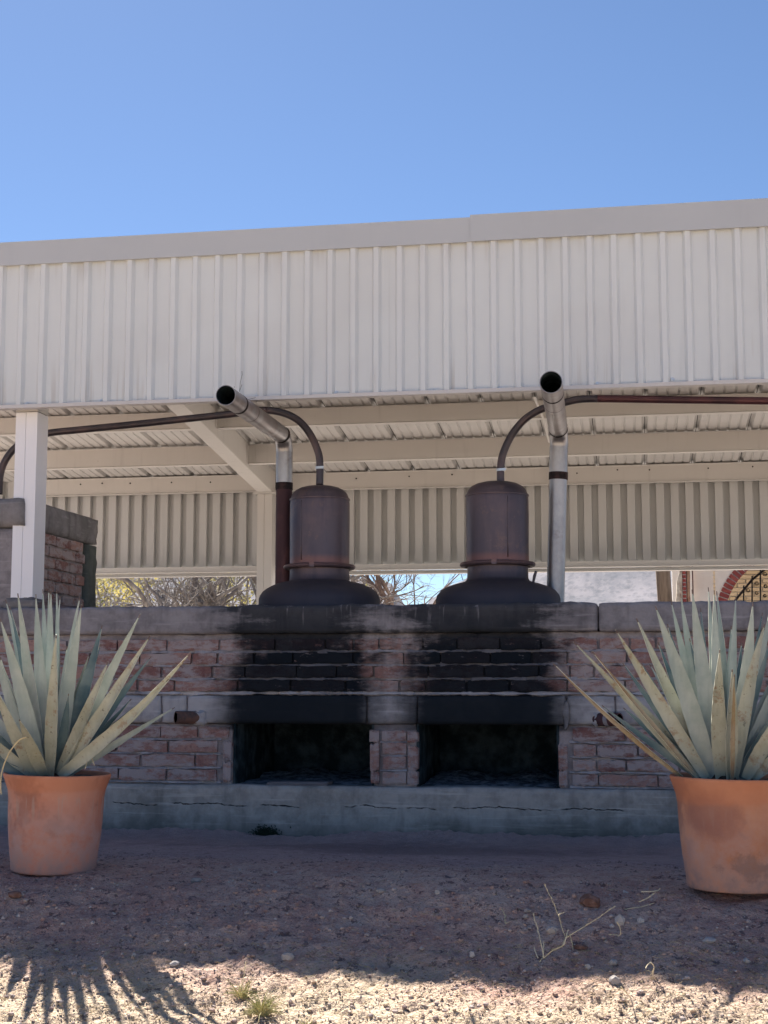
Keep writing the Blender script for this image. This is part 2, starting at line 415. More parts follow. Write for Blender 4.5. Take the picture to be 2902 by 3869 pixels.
for u0, u1, v0, v1 in ((846, 877, 2806, 2878), (847, 876, 2884, 2960), (1396, 1432, 2759, 2804), (1398, 1431, 2809, 2912), (1400, 1432, 2918, 2960),
     (1443, 1533, 2760, 2800), (1444, 1533, 2806, 2851), (1446, 1532, 2858, 2906), (1445, 1533, 2916, 2962),
     (1537, 1577, 2764, 2804), (1539, 1577, 2822, 2909), (1538, 1577, 2914, 2965), (2105, 2139, 2812, 2900), (2106, 2137, 2905, 2966)):
    put_brick(kiln, XX(u0, 8.4), XX(u1, 8.4), ZZ(v1, 8.4), ZZ(v0, 8.4), FY-.002+rb.uniform(-.004, .004), .06)
# mortar body, with the two mouths left open
WX0, WX1 = -4.9, 2.6
MY = 8.429
mo = MB()
for x0, x1, z0, z1 in ((WX0, WX1, .655, 1.19), (WX0, XL0-.012, .27, .66), (XL1+.012, XR0-.012, .27, .66), (XR1+.012, WX1, .27, .66)):
    s = slab(x0, x1, MY, MY+.22, z0, z1, .03, .005, 9, 2); mo.add(s.v, s.f)
mo.build('mortar', M_MORTAR, kiln)
def wash(v, up, parent, x0, x1, seed, hh=.021, mat=None):
    """ragged weathered mortar bead lying on top of a course"""
    m = MB(); z = ZZ(v, 8.4); n = int((x1-x0)/.018); V = []
    for i in range(n+1):
        x = x0+(x1-x0)*i/n; q = Vector((x*6, seed, 0)); h = hh*(1+1.1*noise.noise(q*1.7)+.5*noise.noise(q*7)); p = .007*noise.noise(q*3)+.005*noise.noise(q*14)
        w = .0025*noise.noise(Vector((x*2.2, seed+9, 0)))*2
        d = .022+p
        if noise.noise(q*1.3) < -.22: d -= .014
        V += [(x, MY+.004, z+h*.5+w), (x, MY-d*.72, z+h*.38+w), (x, MY-d-.002, z-h*.35+w), (x, MY+.004, z-h*.75+w)]
    F = [(i*4+k, (i+1)*4+k, (i+1)*4+k+1, i*4+k+1) for i in range(n) for k in range(3)]
    m.add(V, F); return m.build('mortar_joint', mat or M_WASH, parent)
for i, v in enumerate((2460, 2511, 2564)): wash(v, 1, kiln, WX0, WX1, i)
wash(2619, 1, kiln, WX0, WX1, 7, .020, M_LEDGE)
for i, v in enumerate((2798, 2853, 2909, 2964)):
    wash(v, 1, kiln, WX0, XX(838, 8.4), 20+i, .014); wash(v+2, 1, kiln, XX(2146, 8.4), WX1, 30+i, .014)
for i, v in enumerate((2803, 2855, 2911)): wash(v, 1, kiln, XX(1436, 8.4), XX(1536, 8.4), 40+i, .012)
# cap, lintels, plinth
caps = [(WX0, XX(208, 8.4)), (XX(208, 8.4)+.004, XX(2262, 8.4)), (XX(2262, 8.4)+.004, WX1)]
for i, (a, b) in enumerate(caps):
    slab(a, b, 8.378, 8.66, 1.186, 1.352, .022, .005, 5, 4+i, .010).build('cap_beam', M_CAP, kiln, True)
MB().box(WX0, WX1, 8.655, 10.6, .9, 1.335).build('kiln_top', M_TANK, kiln)
for i, (u0, u1, y) in enumerate(((-900, 609, 8.400), (612, 706, 8.404), (709, 1384, 8.398), (1386, 1575, 8.404), (1577, 2136, 8.399), (2139, 2320, 8.402), (2322, 3900, 8.406))):
    slab(XX(u0, 8.4), XX(u1, 8.4), y, 8.62, ZZ(2736, 8.4), ZZ(2628, 8.4), .024, .004, 7, 12+i).build('lintel', M_LINT, kiln, True)
slab(WX0, WX1, 8.362, 8.66, -.25, ZZ(2972, 8.4), .028, .006, 5, 33).build('plinth', M_BASE, kiln, True)
# fire chambers
for a, b in ((XL0, XL1), (XR0, XR1)):
    m = MB(); t = .05
    m.box(a-t-.2, a-.012, 8.646, 9.5, .2, .68).box(b+.012, b+t+.2, 8.646, 9.5, .2, .68).box(a-.2, b+.2, 9.45, 9.6, .2, .9)
    m.box(a-.2, b+.2, 8.63, 9.5, .665, .72).box(a-.2, b+.2, 8.662, 9.5, .24, .301)
    m.build('fire_chamber', M_SOOT, kiln)
    j = MB(); j.box(a-.0115, a+.0, 8.45, 8.70, .302, .662).box(b-.0, b+.0115, 8.45, 8.70, .302, .662); j.build('jamb', M_SOOT, kiln)
M = Mat('wood_ash', .95); M_ASH = M.base(M.mix(M.noise(16, 5, .7).sm(.4, .62), (.05, .06, .075), (.26, .29, .33))).bump(M.noise(50, 4), .008).m
for i, (a, b, hh_) in enumerate(((XL0+.02, XL1-.005, .045), (XR0+.01, XR1-.01, .06))):
    m = MB(); nx_, ny_ = 40, 24; V = []
    for j in range(ny_+1):
        for k in range(nx_+1):
            u_ = k/nx_; w_ = j/ny_; x = a+(b-a)*u_; y = 8.50+.90*w_
            h = hh_*(.10+1.0*w_)*(.6+1.0*noise.noise(Vector((x*4, y*4, i*7)))+.35*noise.noise(Vector((x*17, y*17, i))))
            V.append((x, y, .302+max(0, h)*min(1, w_*6+.1)))
    F = [(j*(nx_+1)+k, j*(nx_+1)+k+1, (j+1)*(nx_+1)+k+1, (j+1)*(nx_+1)+k) for j in range(ny_) for k in range(nx_)]
    m.add(V, F); o = m.build('ash_bed', M_ASH, None, True); tag(o, 'grey wood ash spread over the floor of the %s fire opening' % ('left' if i == 0 else 'right'), 'ash', kind='stuff')
# plastered patches / drips beside the mouths
for u, v, w, h, s in ((856, 2680, 26, 60, 1), (2140, 2700, 24, 90, 2)):
    m = MB(); c = P(u, v, 8.4); n = 16; V = [(c.x, 8.390, c.z)]
    for k in range(n):
        a = 2*math.pi*k/n; r = 1+.45*noise.noise(Vector((math.cos(a)*1.6, math.sin(a)*1.6, s*3)))
        V.append((c.x+math.cos(a)*w*.00076*r, 8.394, c.z+math.sin(a)*h*.00076*r))
    for k in range(n):
        p = V[1+k]; V.append((c.x+(p[0]-c.x)*1.15, 8.43, c.z+(p[2]-c.z)*1.1))
    F = [(0, 1+k, 1+(k+1) % n) for k in range(n)]+[(1+k, 1+n+k, 1+n+(k+1) % n, 1+(k+1) % n) for k in range(n)]
    m.add(V, F); m.build('mortar_patch', M_LINT, kiln)
# stubs of pipe set slantwise in the lintel band
M = Mat('clay_stub', .85); M_STUB = M.base(M.mix(M.noise(14, 4).sm(.4, .65), (.16, .085, .065), (.06, .05, .052))).bump(M.noise(40, 3), .004).m
def stub(u0, u1, v, mats, band=False):
    m = MB(); a = P(u0, v, 8.44); b = P(u1, v, 8.335); d = (b-a).normalized(); r = .0375; n = 20
    m.tube([a, b], r, n, False); m.tube([a, b], r*.80, n, True)
    m.f += [(n+i, n+(i+1) % n, 3*n+(i+1) % n, 3*n+i) for i in range(n)]; m.m += [0]*n
    o = autosmooth(m.build('pipe_stub', mats, kiln))
    if band:
        q = MB(); q.tube([a+(b-a)*.50, a+(b-a)*.66], r+.002, 20, False); q.build('mortar_band', M_WASH, o)
    return o
stub(772, 664, 2711, M_STUB); stub(2246, 2340, 2718, M_RUST, True)
m = slab(XX(730, 8.4), XX(784, 8.4), 8.385, 8.43, ZZ(2742, 8.4), ZZ(2684, 8.4), .012, .008, 20, 3); m.build('mortar_collar', M_LINT, kiln, True)
m = slab(XX(2234, 8.4), XX(2262, 8.4), 8.388, 8.43, ZZ(2742, 8.4), ZZ(2692, 8.4), .012, .008, 20, 5); m.build('mortar_collar', M_LINT, kiln, True)

# board in the left mouth
M = Mat('old_board', .9); M_WOOD = M.base(M.mix(M.noise(8, 4, .7, (.3, 1, 8)).sm(.35, .7), (.13, .115, .12), (.24, .21, .21))).bump(M.noise(12, 3, .6, (.3, 1, 10)), .003).m
b = slab(XX(1013, 8.4), XX(1243, 8.4), 8.392, 8.56, .309, .342, .03, .002, 8, 2).build('wooden_board', M_WOOD, None, True)
tag(b, 'weathered flat board lying in the left fire opening of the kiln', 'board')
b.rotation_euler.y = R(-.6)

# ------------------------------------------------------------------ raised tank at the left end
tank = empty('brick_tank', (-4.2, 9, 1.3), label='raised brick and concrete tank standing on the kiln left of the stills', cat='tank')
TX = XX(89, 8.42, 2000); TB = 9.70
slab(-5.4, TX, 8.43, TB, 1.855, 2.045, .05, .006, 6, 51, .004).build('rim_beam', M_TANK, tank, True)
slab(-5.4, TX-.03, 8.46, 8.60, 1.33, 1.855, .05, .006, 6, 52).build('corner_column', M_CAP, tank, True)
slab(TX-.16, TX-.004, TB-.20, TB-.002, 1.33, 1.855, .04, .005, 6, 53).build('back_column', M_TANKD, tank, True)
MB().box(-5.4, TX-.035, 8.62, TB-.21, 1.33, 1.855).build('mortar', M_MORTAR, tank)
# side face bricks (they face +X)
z = 1.848; row = 0
while z > 1.36:
    y = 8.60+(.02 if row % 2 else -.09)
    while y < TB-.21:
        y0 = max(y, 8.605); y1 = min(y+.225, TB-.212)
        if y1-y0 > .05:
            o = bpy.data.objects.new('brick', rb.choice(BRICKS)); COL.objects.link(o)
            o.location = (TX-.035+rb.uniform(-.003, .004), (y0+y1)/2, z-.031); o.scale = (y1-y0-.012, .05, .062)
            o.rotation_euler = (0, 0, math.pi/2); child(o, tank)
        y += .235
    z -= .076; row += 1
# mortar heap where the post meets the wall
m = MB(); V = []; nn = 26
for i in range(nn+1):
    t = i/nn; x = TX+.02+t*.62; h = .085*(1-t)**1.6*(1+.25*noise.noise(Vector((x*9, 1, 1))))
    for j in range(9):
        s = j/8*2-1; V.append((x, 8.60+s*.19, 1.335+h*(1-s*s)+.006*noise.noise(Vector((x*20, s*4, 2)))))
F = [(i*9+j, (i+1)*9+j, (i+1)*9+j+1, i*9+j+1) for i in range(nn) for j in range(8)]
M = Mat('red_mortar', .95); M_REDM = M.base(M.mix(M.noise(10, 5).sm(.35, .7), (.15, .09, .08), (.22, .17, .16))).bump(M.noise(40, 4), .005).m
m.add(V, F).build('mortar_heap', M_REDM, tank, True)

# ------------------------------------------------------------------ shed
shed = empty('open_shed', (-1.2, 11.3, 0), label='open sided shed of cream painted sheet metal over the stills', cat='shed')
SX0, SX1 = -6.3, 3.2
YF, YB = 8.35, 14.3
def corr(x0, x1, z0, z1, y, pitch, ph, prof_, name, mat, parent, sgn=-1, amp=1.):
    """vertical ribbed sheet; prof_ = [(fraction, depth)]"""
    pts = [(x0, 0)]; k = math.floor((x0-ph)/pitch)-1
    while True:
        for fr, d in prof_:
            x = ph+(k+fr)*pitch
            if x0 < x < x1: pts.append((x, d))
        k += 1
        if ph+k*pitch > x1: break
    pts.append((x1, 0)); pts[0] = (x0, pts[1][1] if pts[1][1] == 0 else 0)
    V = []; rows = 5
    for r in range(rows):
        z = z0+(z1-z0)*r/(rows-1)
        for x, d in pts:
            w = .0022*noise.noise(Vector((x*2.1, z*2, y)))
            V.append((x, y+sgn*d*amp+w, z))
    n = len(pts); F = [(r*n+i, r*n+i+1, (r+1)*n+i+1, (r+1)*n+i) for r in range(rows-1) for i in range(n-1)]
    o = MB().add(V, F).build(name, mat, parent); s = o.modifiers.new('gauge', 'SOLIDIFY'); s.thickness = .0012; s.offset = 0
    return o
PF = [(-.20, 0), (-.095, .027), (.095, .027), (.20, 0)]      # crest centred on phase
PIT = .1401; PH = -3.7255
k0 = -18; 
while PH+k0*PIT < SX1:                                            # cladding in sheets of seven ribs
    a = PH+(k0-.5)*PIT; b_ = PH+(k0+6.5)*PIT
    corr(a-.004, b_+.004, 2.598, 3.52, YF-.003*((k0//7) % 2), PIT, PH, PF, 'cladding_sheet', M_SHEET, shed)
    k0 += 7
# top trim in lapped lengths, each folded over the top
for i, (a, b_) in enumerate(((SX0, XX(22, 8.35, 940)), (XX(22, 8.35, 940)-.02, XX(1792, 8.35, 860)), (XX(1792, 8.35, 860)-.02, SX1))):
    o = -.0045*(i % 3); t = MB(); dz = .004*i
    zt0 = (3.630, 3.634, 3.645)[i]; dz = ((3.632, 3.632, 3.652)[i]-3.634)*2
    t.add([(a, YF-.036+o, 3.484), (b_, YF-.036+o, 3.482), (b_, YF-.032+o, 3.494), (a, YF-.032+o, 3.494), (a, YF-.034+o, zt0), (b_, YF-.034+o, 3.634+dz*.5), (b_, YF+.12, 3.64+dz*.5), (a, YF+.12, zt0+.006),
           (a, YF-.028+o, 3.484), (b_, YF-.028+o, 3.482)],
          [(0, 1, 5, 4), (4, 5, 6, 7), (0, 8, 9, 1)])
    s = t.build('top_trim', M_TRIM, shed); q = s.modifiers.new('gauge', 'SOLIDIFY'); q.thickness = .0012
# bottom angle trims
M_ANG = paint('white_angle', (.62, .60, .60), .25)
for a, b_, dz in ((SX0, XX(1720, 8.35, 1500), 0), (XX(1720, 8.35, 1500), SX1, .0)):
    t = MB(); t.box(a, b_, YF-.034, YF-.0325, 2.578+dz, 2.600+dz); t.box(a, b_, YF-.0322, YF+.03, 2.578+dz, 2.580+dz); t.build('bottom_trim', M_ANG, shed)
MB().box(SX0, SX1, YF+.004, YF+.05, 2.582, 2.66).build('bottom_girt', M_STEEL, shed)
MB().box(SX0, SX1, YF+.004, YF+.05, 3.46, 3.58).build('top_girt', M_STEEL, shed)
# screws
sc = MB(); sc.tube([(0, .006, 0), (0, 0, 0)], .011, 14, True); sc.tube([(0, 0, 0), (0, -.003, 0), (0, -.009, 0)], [.0062, .0062, .005], 6, True); scm = sc.mesh('screw', M_SCREW)
for u, v in ((107, 1527), (387, 1515), (683, 1511), (969, 1501), (1272, 1485), (1641, 1477), (1892, 1469), (2257, 1451), (2541, 1434)):
    p = P(u, v, YF); link('screw', scm, shed, p+Vector((0, -.012, 0)))
# posts
def boxpost(name, x0, x1, y0, y1, z0, z1, mat):
    m = MB(); xm = (x0+x1)/2-.004; g_ = .0015
    m.box(x0, xm-g_, y0, y1, z0, z1).box(xm+g_, x1, y0, y1, z0, z1); m.box(xm-g_, xm+g_, y0+.004, y1-.004, z0+.001, z1-.001)
    return bevel(m.build(name, mat, shed), .003, 1)
FX = -3.652
boxpost('front_post', FX-.143, FX, 8.45, 8.62, 1.36, 2.577, M_WHITE)
MB().box(FX-.143, FX, 8.45, 8.62, 2.581, 3.50).build('post_head', M_STEEL, shed)
slab(FX-.19, FX+.03, 8.43, 8.66, 1.32, 1.415, .02, .008, 14, 5).build('post_footing', M_TANK, shed, True)
bpx0, bpx1 = XX(980, 14.15, 1900), XX(1036, 14.15, 1900)
boxpost('back_post', bpx0, bpx1, 14.07, 14.22, 0, 2.79, M_STEEL)
MB().box(bpx0-.04, bpx1+.04, 14.05, 14.235, 2.792, 2.806).build('cap_plate', M_STEEL, shed)
xb = XX(3, 14.15, 1840); boxpost('back_post', xb-.2, xb, 14.07, 14.22, 0, 2.79, M_STEEL)
boxpost('back_post', 2.35, 2.5, 14.07, 14.22, 0, 2.79, M_STEEL)
# rafter (descends to the back)
RS = .1125
def zc(y): return 3.272-(y-12.08)*RS                           # underside of the roof sheets
def sloped(name, x0, x1, y0, y1, top, h, mat):
    m = MB(); m.add([(x0,y0,zc(y0)-top-h),(x1,y0,zc(y0)-top-h),(x1,y1,zc(y1)-top-h),(x0,y1,zc(y1)-top-h),(x0,y0,zc(y0)-top),(x1,y0,zc(y0)-top),(x1,y1,zc(y1)-top),(x0,y1,zc(y1)-top)],
        [(0,3,2,1),(4,5,6,7),(0,1,5,4),(1,2,6,5),(2,3,7,6),(3,0,4,7)]); return bevel(m.build(name, mat, shed), .003, 1)
sloped('rafter', bpx0, bpx1, 8.62, 14.225, .006, .235, M_STEEL)
sloped('rafter', 2.35, 2.5, 8.62, 14.225, .006, .235, M_STEEL)
sloped('rafter', -9.6, -9.45, 8.62, 14.225, .006, .235, M_STEEL)
# purlins: C channels, face towards the front, lips top and bottom
def purlin(x0, x1, y, z0, z1, lip=.045, name='purlin'):
    m = MB(); m.box(x0, x1, y, y+.003, z0+.0025, z1-.0025); m.box(x0, x1, y, y+.06, z0, z0+.0025); m.box(x0, x1, y, y+.06, z1-.0025, z1)
    m.box(x0, x1, y+.057, y+.06, z0+.003, z0+.018)
    # folded front lips
    m.add([(x0, y-.001, z0+.016), (x1, y-.001, z0+.016), (x1, y-.012, z0+.003), (x0, y-.012, z0+.003), (x0, y, z0), (x1, y, z0)], [(0, 1, 2, 3), (3, 2, 5, 4)])
    m.add([(x0, y-.001, z1-.012), (x1, y-.001, z1-.012), (x1, y-.007, z1-.004), (x0, y-.007, z1-.004), (x0, y, z1), (x1, y, z1)], [(1, 0, 3, 2), (2, 3, 4, 5)])
    return m.build(name, M_STEEL, shed)
for y, z0, z1 in ((12.08, 3.103, 3.262), (13.13, 2.949, 3.136), (9.1, 3.43, 3.60), (10.1, 3.32, 3.48), (11.1, 3.20, 3.375)):
    for a, b_ in ((SX0, bpx0-.003), (bpx1+.003, 2.347), (2.503, SX1)): purlin(a, b_, y, z0, z1)
for y, z0, z1 in ((12.08, 3.103, 3.262), (13.13, 2.949, 3.136), (14.235, 2.838, 3.016)):   # cleats welded between rafter and purlins
    for xa, sx in ((bpx1, 1), (bpx0, -1)):
        m = MB(); m.box(min(xa+.002*sx, xa+.006*sx), max(xa+.002*sx, xa+.006*sx), y-.05, y-.003, z0+.01, z1-.01)
        m.add([(xa+.004*sx, y-.008, z0+.015), (xa+.075*sx, y-.008, z0+.015), (xa+.075*sx, y-.008, z1-.03), (xa+.004*sx, y-.008, z1-.015), (xa+.004*sx, y-.002, z0+.015), (xa+.075*sx, y-.002, z0+.015), (xa+.075*sx, y-.002, z1-.03), (xa+.004*sx, y-.002, z1-.015)],
            [(0, 1, 2, 3), (7, 6, 5, 4), (0, 4, 5, 1), (1, 5, 6, 2), (2, 6, 7, 3), (3, 7, 4, 0)]); m.build('cleat', M_STEEL, shed)
zj = XX(2072, 14.3, 1800)
for a, b_ in ((SX0, zj-.003), (zj+.003, SX1)): purlin(a, b_, 14.235, 2.838, 3.016, name='back_purlin')
MB().box(zj-.008, zj+.008, 14.222, 14.231, 2.842, 3.012).build('splice_plate', M_STEEL, shed)
# drips / screw marks on the back purlin
sp = MB(); sp.tube([(0, .002, 0), (0, -.004, 0)], .008, 6); spm = sp.mesh('bolt', M_DARK)
for u, v in ((304, 1830), (386, 1826), (492, 1826), (648, 1823), (795, 1822), (1346, 1808), (1546, 1800), (1708, 1793), (2180, 1788), (2333, 1775), (2454, 1775), (2676, 1769), (2844, 1763)):
    link('bolt', spm, shed, P(u, v, 14.23))
# roof sheets, seen from below: one sheet between two major ribs
RP = .4565; PHR = -.342; i0 = -15
def roofsheet(xa):
    pts = []
    w = .030
    for fr in (0, .2, .4, .6, .8, 1.):
        x = xa+RP*fr
        if fr in (0, 1.):
            continue
        pts += [(x-.014, 0), (x-.007, .008), (x+.007, .008), (x+.014, 0)]
    L = [(xa+.003, .034), (xa+w*.45, .034), (xa+w, .0)]+pts+[(xa+RP-w, 0), (xa+RP-w*.45, .034), (xa+RP-.003, .034)]
    V = []; yy = [8.63+(14.9-8.63)*k/12 for k in range(13)]
    for y in yy:
        for x, d in L: V.append((x, y, zc(y)+d+.0015*noise.noise(Vector((x*3, y*2, 0)))))
    n = len(L); F = [(r*n+i, (r+1)*n+i, (r+1)*n+i+1, r*n+i+1) for r in range(len(yy)-1) for i in range(n-1)]
    o = MB().add(V, F).build('roof_sheet', M_ROOF, shed); s = o.modifiers.new('gauge', 'SOLIDIFY'); s.thickness = .0012
    return o
while PHR+i0*RP < SX1+.4: roofsheet(PHR+i0*RP); i0 += 1
# strips keep the rib seams light tight, coloured dark to read as shaded gaps
rc = MB(); k = -15
while PHR+k*RP < SX1+.4:
    x = PHR+k*RP; rc.add([(x-.03, 8.63, zc(8.63)+.037), (x+.03, 8.63, zc(8.63)+.037), (x+.03, 14.9, zc(14.9)+.037), (x-.03, 14.9, zc(14.9)+.037)], [(0, 1, 2, 3)]); k += 1
M = Mat('seam_gap_shade', .9); rc.build('seam_cover', M.base((.045, .04, .036)).m, shed)
# back cladding and its bottom rail
PB = [(-.235, 0), (-.19, .050), (.19, .050), (.235, 0)]
k0 = -44; PHB = -.486-.024
while PHB+k0*.140 < SX1:
    a = PHB+(k0-.5)*.14; corr(a-.003, a+.14*7+.003, 2.075, 3.02, 14.33-.0015*(k0 % 2), .14, PHB, PB, 'back_sheet', M_BACK, shed, 1); k0 += 7
for a, b_ in ((SX0, bpx0-.002), (bpx1+.002, 2.347), (2.503, SX1)):
    m = MB(); m.box(a, b_, 14.24, 14.243, 2.028, 2.078); m.box(a, b_, 14.225, 14.32, 2.024, 2.028); m.box(a, b_, 14.30, 14.303, 1.99, 2.02); m.box(a, b_, 14.27, 14.36, 1.984, 1.990)
    m.box(a, b_, 14.24, 14.36, 2.078, 2.081); m.build('bottom_rail', M_STEEL, shed)
# thin brace strap by the right flue
m = MB(); m.tube([P(2018, 1500, 11.6), P(2052, 1580, 12.0), P(2075, 1672, 12.9)], .010, 6, True, .35); m.build('brace_strap', M_STEEL, shed)

# ------------------------------------------------------------------ stills
VS = 2902/1659.
def zv(v, y=9.2): return ZZ(v*VS, y)
def make_still(u, label, gname, headk):
    c = P(u, 2200, 9.2); cx = c.x; Z0 = 1.345
    t = empty('copper_still', (cx, 9.2, Z0), label=label, cat='still', group=gname)
    q = 9.2/3144.
    sh = ((134, 1294), (131.5, 1286), (125, 1277), (117, 1271), (107, 1265.5), (97, 1261), (82, 1257), (69, 1255), (66.5, 1252)) if u < 1500 else \
        ((134.5, 1297), (131.5, 1288), (123, 1278), (115, 1273.5), (106, 1269.5), (90, 1264.5), (76, 1261), (69, 1257.5), (66.5, 1253))
    body = [(.02, Z0), (134*q, Z0)]+[(a*q, zv(b)) for a, b in sh]+[(66*q, zv(1240)), (66*q, zv(1228))]
    m = MB(); m.lathe([(r, z-Z0) for r, z in body], (0, 0, 0), 64, lambda a, z: .004*noise.noise(Vector((math.cos(a)*2, math.sin(a)*2, z*5))))
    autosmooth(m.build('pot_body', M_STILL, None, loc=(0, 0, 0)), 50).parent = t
    h = headk
    head = [(67*q*h, zv(1226)), (66*q*h, zv(1216)), (66.2*q*h, zv(1170)), (66.5*q*h, zv(1120)), (66.5*q*h, zv(1085)), (65.5*q*h, zv(1076)), (62*q*h, zv(1066)), (55*q*h, zv(1057.5)), (44*q*h, zv(1051.5)), (30*q*h, zv(1048)), (14*q*h, zv(1046.6)), (.002, zv(1046))]
    m = MB(); m.lathe([(r, z-Z0) for r, z in head], (0, 0, 0), 64, lambda a, z: .006*noise.noise(Vector((math.cos(a)*2, math.sin(a)*2, z*4+u)))+.003*noise.noise(Vector((math.cos(a)*6, math.sin(a)*6, z*14+u))))
    autosmooth(m.build('still_head', M_STILL, None), 50).parent = t
    # rolled collar
    m = MB(); pr = []
    for k in range(13):
        a = math.pi*2*k/12; pr.append((74*q*h+6.0*q*math.cos(a), zv(1223.5)-Z0+5.2*q*math.sin(a)))
    m.lathe(pr, (0, 0, 0), 64)
    o = m.build('collar', M_STILL, None, True); o.parent = t
    sa = -2.0 if u < 1500 else -1.15
    m = MB(); m.tube([(67*q*h*math.cos(sa), 67*q*h*math.sin(sa), zz-Z0) for zz in (zv(1212), zv(1180), zv(1140), zv(1100), zv(1084))], .0035, 6, True, .6)
    o = m.build('weld_seam', M_STILL, None, True); o.parent = t
    m = MB(); m.lathe([(66.8*q*h, zv(1079)-Z0), (67.6*q*h, zv(1077.5)-Z0), (67.4*q*h, zv(1075.5)-Z0), (66*q*h, zv(1074)-Z0)], (0, 0, 0), 64)
    o = m.build('weld_ring', M_STILL, None, True); o.parent = t
    m = MB(); m.box(-.016, .016, -80.5*q*h, -78*q*h, zv(1228)-Z0, zv(1218)-Z0); o = m.build('collar_clasp', M_STILL, None); o.parent = t
    return t
s1 = make_still(1207, 'rounded copper still on the kiln beside the rust brown flue pipe, its spout bending left', 'copper stills on the kiln', 1.0)
s2 = make_still(1881, 'rounded copper still on the kiln beside the bright galvanized flue pipe, its spout bending right', 'copper stills on the kiln', 1.03)
m = MB(); m.tube([P(2026, 2158, 9.1), P(2020, 2175, 9.1), P(2014, 2205, 9.1)], [.008, .010, .007], 8)
o = m.build('latch_lever', M_PIPE, None); o.data.transform(Matrix.Translation(-s2.location)); o.parent = s2
# spouts
def smooth_path(pts, n=6):
    pts = [Vector(p) for p in pts]; out = []
    for i in range(len(pts)-1):
        p0 = pts[max(i-1, 0)]; p1 = pts[i]; p2 = pts[i+1]; p3 = pts[min(i+2, len(pts)-1)]
        for k in range(n):
            t = k/n; out.append(.5*((2*p1)+(-p0+p2)*t+(2*p0-5*p1+4*p2-p3)*t*t+(-p0+3*p1-3*p2+p3)*t**3))
    out.append(pts[-1]); return out
def spout(pts, st, r, split, m1, m2, label, clampv):
    path = smooth_path([P(u, v, 9.2) for u, v in pts]); cut = int(split*len(path))
    t = empty('vapour_pipe', tuple(path[0]), label=label, cat='pipe', group='vapour pipes from the stills')
    a = MB().tube(path[:cut+1], r, 16); child(a.build('pipe_bend', m1, None, True), t)
    a = MB().tube(path[cut:], r*.995, 16); child(a.build('pipe_run', m2, None, True), t)
    p = P(pts[0][0], clampv, 9.2); c = MB().tube([p-Vector((0, 0, .008)), p+Vector((0, 0, .008))], r+.004, 18); c.box(p.x+.01, p.x+.034, 9.2-r-.012, 9.2-r-.001, p.z-.007, p.z+.007)
    child(c.build('hose_clamp', M_SCREW, None), t)
    return t
spout([(1208, 1834), (1208, 1742), (1197, 1694), (1169, 1636), (1130, 1591), (1081, 1564), (1021, 1551), (960, 1553), (870, 1565), (700, 1583), (482, 1606), (300, 1624), (187, 1636), (110, 1657), (52, 1697), (15, 1750), (0, 1800), (-4, 1868)], s1, .0245, .36, M_PIPE, M_PIPE,
      'dark pipe arching left from the still and running behind the white post', 1768)
spout([(1892, 1838), (1892, 1765), (1903, 1708), (1935, 1642), (1975, 1592), (2015, 1562), (2060, 1541), (2140, 1519), (2200, 1508), (2300, 1507), (2500, 1510), (2902, 1515), (3300, 1522)], s2, .0245, .72, M_PIPE, M_MAROON,
      'dark pipe arching right from the still and running maroon towards the right edge', 1776)

# ------------------------------------------------------------------ flues
def flue(xt, xb_, r, zk, yend, zend, xend, lower_mat, label, joint_v, y=9.3):
    t = empty('flue_pipe', (xb_, y, 1.335), label=label, cat='flue pipe', group='flue pipes through the kiln top')
    def add(m, n, mat, sm=True): return child(autosmooth(m.build(n, mat, None)) if sm else m.build(n, mat, None), t)
    zj_ = zv(joint_v, y)
    lean = lambda z: xb_+(xt-xb_)*(z-1.335)/(zk-1.335)
    add(MB().tube([(lean(1.0), y, 1.335), (lean(zj_), y, zj_)], r*.97, 28), 'lower_pipe', lower_mat)
    add(MB().tube([(lean(zj_-.03), y, zj_-.026), (lean(zj_+.03), y, zj_+.022)], r*1.035, 28), 'joint_band', M_CHAR)
    # elbow in gored segments
    R0 = .105; pts = []; zc_ = zk-R0
    add(MB().tube([(lean(zj_+.02), y, zj_+.02), (lean(zc_), y, zc_)], r, 28), 'upper_pipe', M_GALV)
    for k in range(9):
        a = math.pi/2*k/8; pts.append((xt, y-R0+R0*math.cos(a), zc_+R0*math.sin(a)))
    add(MB().tube(pts, r, 28, False), 'elbow', M_GALV)
    def lerp(f): yy = y-R0; return Vector((xt+(xend-xt)*f, yy+(yend-yy)*f, zk+(zend-zk)*f))
    d = (lerp(1)-lerp(0)).normalized()
    add(MB().tube([lerp(0)+d*.0, lerp(.62)], r*1.02, 28, False), 'horizontal_pipe', M_GALV)
    add(MB().tube([lerp(-.02), lerp(.02)], r*1.05, 28, False), 'joint_band', M_CHAR)
    add(MB().tube([lerp(.60), lerp(.605)], r*1.06, 28, False), 'joint_band', M_CHAR)
    m = MB(); m.tube([lerp(.56), lerp(.80)], r*1.035, 28, False); add(m, 'horizontal_pipe', M_GALV)
    add(MB().tube([lerp(.79), lerp(.815)], r*1.05, 28, False), 'joint_band', M_CHAR)
    m = MB(); m.tube([lerp(.80), lerp(1.)], r*1.04, 28, False)
    n = len(m.v); m.tube([lerp(.0), lerp(.5), lerp(1.)], r*.975, 28, False); n += 56; m.f += [(28+i, 28+(i+1) % 28, n+(i+1) % 28, n+i) for i in range(28)]; m.m += [0]*28
    for i in range(len(m.m)): 
        if i >= 28: m.m[i] = 1
    for i in range(len(m.m)-28, len(m.m)): m.m[i] = 0
    add(m, 'pipe_mouth', [M_GALV, M_SOOT])
    # lock seam
    add(MB().tube([lerp(.02)+Vector((-.25*r, 0, -.97*r*1.02)), lerp(.56)+Vector((-.25*r, 0, -.97*r*1.02))], .004, 6), 'lock_seam', M_GALV, False)
    return t
